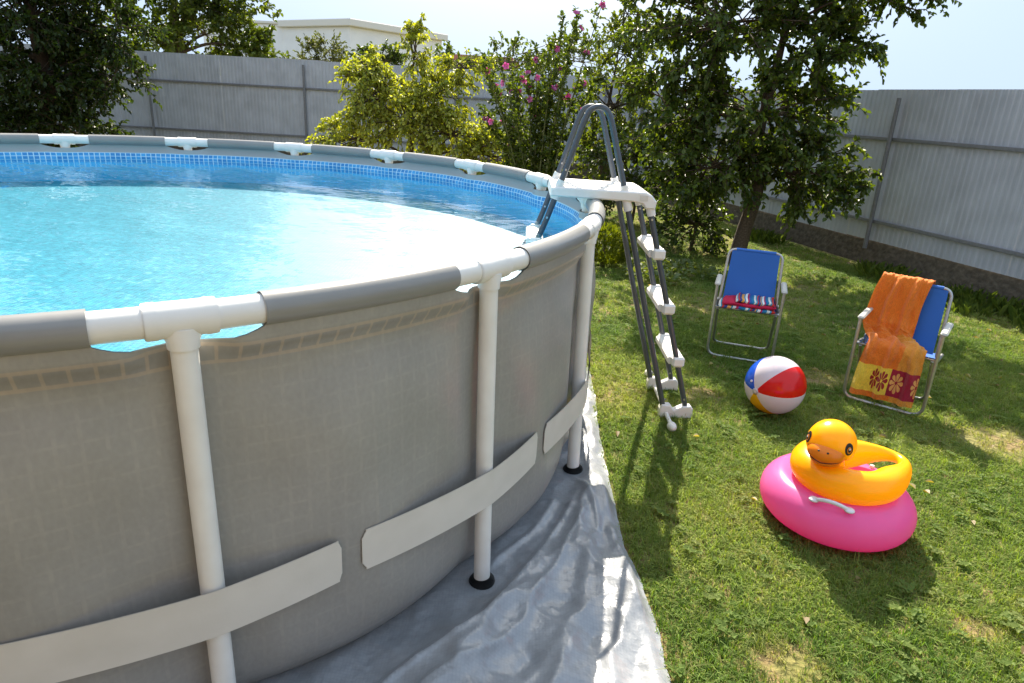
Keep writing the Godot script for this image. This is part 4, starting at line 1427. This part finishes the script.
func make_hibiscus() -> void:
	var t := thing("flowering_shrub", "upright shrub with pink flowers behind the pool beside the ladder", "shrub", Vector3(0.22, 0, -9.9))
	var wb := B.new()
	var lb := B.new()
	var tips := []
	for k in 36:
		var tx := lerpf(-1.0, 0.78, (k + rng.randf()) / 36.0)
		var tz := rng.randf_range(-0.55, 0.55)
		var h := (2.55 + 0.55 * tx) * rng.randf_range(0.62, 1.06)
		var foot := Vector3(tx * 0.12, 0, tz * 0.15)
		var tip := Vector3(tx * rng.randf_range(0.75, 1.0), h, tz)
		var midp := foot.lerp(tip, 0.45) + Vector3(0, 0.22, 0) + rvec() * 0.04
		var path := smooth([foot, midp, tip], 8)
		var rr := []
		for i in path.size(): rr.append(lerpf(0.016, 0.004, float(i) / (path.size() - 1)))
		wb.tube(path, rr, 6, false)
		for i in range(4, path.size()):
			for j in 4:
				var d := (rvec() + Vector3(0, 0.5, 0)).normalized()
				twig_leaves(lb, wb, path[i], d, rng.randf_range(0.06, 0.18), 6, 0.055, 0.036, Color(0.05, 0.09, 0.015), Color(0.17, 0.22, 0.04), 0.2)
			if i >= path.size() - 5 and rng.randf() < 0.16: tips.append(path[i])
		if rng.randf() < 0.35: tips.append(path[path.size() - 1])
	obj("stems", wb, M.stem, t)
	obj("crown", lb, M.leaf, t, true)
	# flowers: five broad petals round a pale throat
	for p in tips:
		var b := B.new()
		var d := (rvec() + Vector3(0, 0.2, 1.0)).normalized()
		var u := d.cross(Vector3.UP).normalized()
		var w := u.cross(d)
		var base := (p as Vector3) + rvec() * 0.09 + d * 0.06
		for k in 5:
			var a := TAU * k / 5.0
			b.col = shade(Color(0.48, 0.10, 0.30), Color(0.70, 0.26, 0.52))
			var pd := (u * cos(a) + w * sin(a) + d * 0.5).normalized()
			b.leaf(base, pd, d, 0.055, 0.056, 0.3)
		obj("flower", b, M.petal, t, true)

# ---------------------------------------------------------------- grass
func make_grass() -> void:
	var patch := noise(0.55, 3, 101)
	var fine := noise(2.6, 2, 102)
	var make_tuft := func(blades: int, h: float, wide: float, sd: int) -> ArrayMesh:
		var r := RandomNumberGenerator.new()
		r.seed = sd
		var b := B.new()
		for k in blades:
			var a := r.randf_range(0, TAU)
			var d := r.randf_range(0.0, 0.022)
			var lean := r.randf_range(0.3, 1.5)
			var dir := Vector3(cos(a), 0, sin(a))
			var side := Vector3(-dir.z, 0, dir.x) * wide * r.randf_range(0.6, 1.2)
			var hh := h * r.randf_range(0.5, 1.15)
			var p0 := Vector3(r.randf_range(-1, 1), 0, r.randf_range(-1, 1)) * 0.022 - Vector3(0, 0.004, 0)
			var p1 := p0 + Vector3(0, hh * 0.55, 0) + dir * hh * 0.22 * lean
			var p2 := p0 + Vector3(0, hh * (1.0 - 0.42 * lean), 0) + dir * hh * 0.85 * lean
			var s := r.randf_range(0.75, 1.2)
			b.col = Color(s, s * r.randf_range(0.94, 1.04), s * r.randf_range(0.8, 1.0))
			var n0 := side.cross(p1 - p0).normalized()
			var n1 := side.cross(p2 - p0).normalized()
			var n2 := side.cross(p2 - p1).normalized()
			var i := b.vert(p0 - side, n0)
			b.vert(p0 + side, n0); b.vert(p1 - side * 0.85, n1); b.vert(p1 + side * 0.85, n1); b.vert(p2, n2)
			b.ix.append_array([i, i + 3, i + 1, i, i + 2, i + 3, i + 2, i + 4, i + 3])
		return b.mesh(M.grass, true)
	var make_clover := func(sd: int) -> ArrayMesh:
		var r := RandomNumberGenerator.new()
		r.seed = sd
		var b := B.new()
		for k in 7:
			var p := Vector3(r.randf_range(-0.025, 0.025), r.randf_range(0.012, 0.03), r.randf_range(-0.025, 0.025))
			var s := r.randf_range(0.8, 1.2)
			b.col = Color(s, s, s)
			var a0 := r.randf_range(0, TAU)
			for q in 3:
				var a := a0 + q * TAU / 3.0
				b.leaf(p, Vector3(cos(a), r.randf_range(-0.1, 0.5), sin(a)).normalized(), Vector3.UP, 0.013, 0.012, 0.1)
		return b.mesh(M.grass, true)
	# where the lawn grows: left of the side fence, right of the sheet and the pool, and beyond the pool
	var ok := func(x: float, z: float) -> bool:
		var p := Vector3(x, 0, z)
		var rel := p - Vector3(4.082, 0, -9.872)
		if rel.dot(FN) < 0.11: return false
		if z < -15.3: return false
		if Vector2(x - PC.x, z - PC.z).length() < 2.8: return false
		if x < 0.525 + 0.05 * smoothstep(-2.5, -1.9, z) and z > -6.6 and x > -5.3: return false
		return true
	var kinds := [["grass", "short mown lawn grass, green and yellowish, between the pool and the fence", make_tuft.call(12, 0.034, 0.0019, 1), 0], ["grass", "fine darker lawn grass blades mixed through the lawn", make_tuft.call(11, 0.042, 0.0015, 2), 1], ["clover", "small round clover leaves scattered through the lawn", make_clover.call(3), 2], ["long_grass", "loose tufts of longer grass in the lawn", make_tuft.call(10, 0.075, 0.0019, 4), 3]]
	var zones := [[0.45, 4.2, -3.6, -1.1, 3000.0], [0.45, 4.7, -5.6, -3.6, 2100.0], [0.45, 5.3, -8.5, -5.6, 1000.0], [-0.5, 4.6, -12.0, -8.5, 420.0], [4.2, 6.4, -5.6, -1.1, 250.0], [-8.0, 3.0, -15.2, -6.7, 60.0]]
	for kd in kinds:
		var xs: Array[Transform3D] = []
		var cs: Array[Color] = []
		var share: float = [0.55, 0.38, 0.025, 0.045][kd[3]]
		for zn in zones:
			var count := int((zn[1] - zn[0]) * (zn[3] - zn[2]) * zn[4] * share)
			for k in count:
				var x := rng.randf_range(zn[0], zn[1])
				var z := rng.randf_range(zn[2], zn[3])
				if not ok.call(x, z): continue
				var pn := patch.get_noise_2d(x, z)
				var fnn := fine.get_noise_2d(x, z)
				var dry := clampf(pn * 1.1 + fnn * 0.5 + 0.0, 0.0, 1.0)
				# worn ground in front of the right chair and by the sheet
				for w in [[2.95, -3.55, 0.34], [2.2, -4.45, 0.22], [3.4, -3.3, 0.35], [1.25, -4.05, 0.14], [0.98, -1.78, 0.13], [1.75, -2.0, 0.10]]:
					var wd := Vector2(x - w[0], (z - w[1]) * 1.4).length()
					if wd < w[2] * 1.5: dry = maxf(dry, 1.15 * smoothstep(w[2] * 1.5, w[2] * 0.5, wd))
				if rng.randf() < (dry - 0.25) * 0.8: continue
				if kd[3] == 2 and fnn < -0.05: continue
				if kd[3] == 3 and fnn > -0.1: continue
				var s := rng.randf_range(0.75, 1.25) * (1.0 if dry < 0.6 else 0.8)
				var far := 1.0 + 0.10 * maxf(0.0, -z - 4.0)
				xs.append(Transform3D(Basis(Vector3.UP, rng.randf_range(0, TAU)).scaled(Vector3(far, 1, far) * s), Vector3(x, 0, z)))
				var g := Color(0.32, 0.40, 0.10).lerp(Color(0.15, 0.25, 0.055), clampf(0.5 - pn * 1.2 + rng.randfn(0.0, 0.25), 0, 1))
				g = g.lerp(Color(0.50, 0.43, 0.20), clampf(dry * 0.5 + rng.randfn(-0.02, 0.2), 0.0, 0.9))
				if kd[3] == 2: g = g.lerp(Color(0.15, 0.22, 0.05), 0.6)
				cs.append(g)
		var mm := MultiMesh.new()
		mm.transform_format = MultiMesh.TRANSFORM_3D
		mm.use_colors = true
		mm.mesh = kd[2]
		mm.instance_count = xs.size()
		for k in xs.size():
			mm.set_instance_transform(k, xs[k])
			mm.set_instance_color(k, cs[k])
		var o := MultiMeshInstance3D.new()
		o.name = numbered(kd[0])
		o.multimesh = mm
		add_child(o)
		tag(o, kd[1], "grass", "", "stuff")
	# dry leaves lying on the lawn
	var fl := B.new()
	for k in 170:
		var x := rng.randf_range(0.6, 4.6)
		var z := rng.randf_range(-9.5, -1.5)
		if not ok.call(x, z): continue
		fl.col = shade(Color(0.20, 0.13, 0.05), Color(0.42, 0.34, 0.14))
		var a := rng.randf_range(0, TAU)
		fl.leaf(Vector3(x, rng.randf_range(0.018, 0.032), z), Vector3(cos(a), rng.randf_range(-0.2, 0.3), sin(a)).normalized(), (Vector3.UP + rvec() * 0.3).normalized(), rng.randf_range(0.03, 0.055), rng.randf_range(0.016, 0.03), 0.4)
	tag(obj("fallen_leaves", fl, M.leaf_soft, self, true), "dry fallen leaves scattered over the lawn", "leaves", "", "stuff")
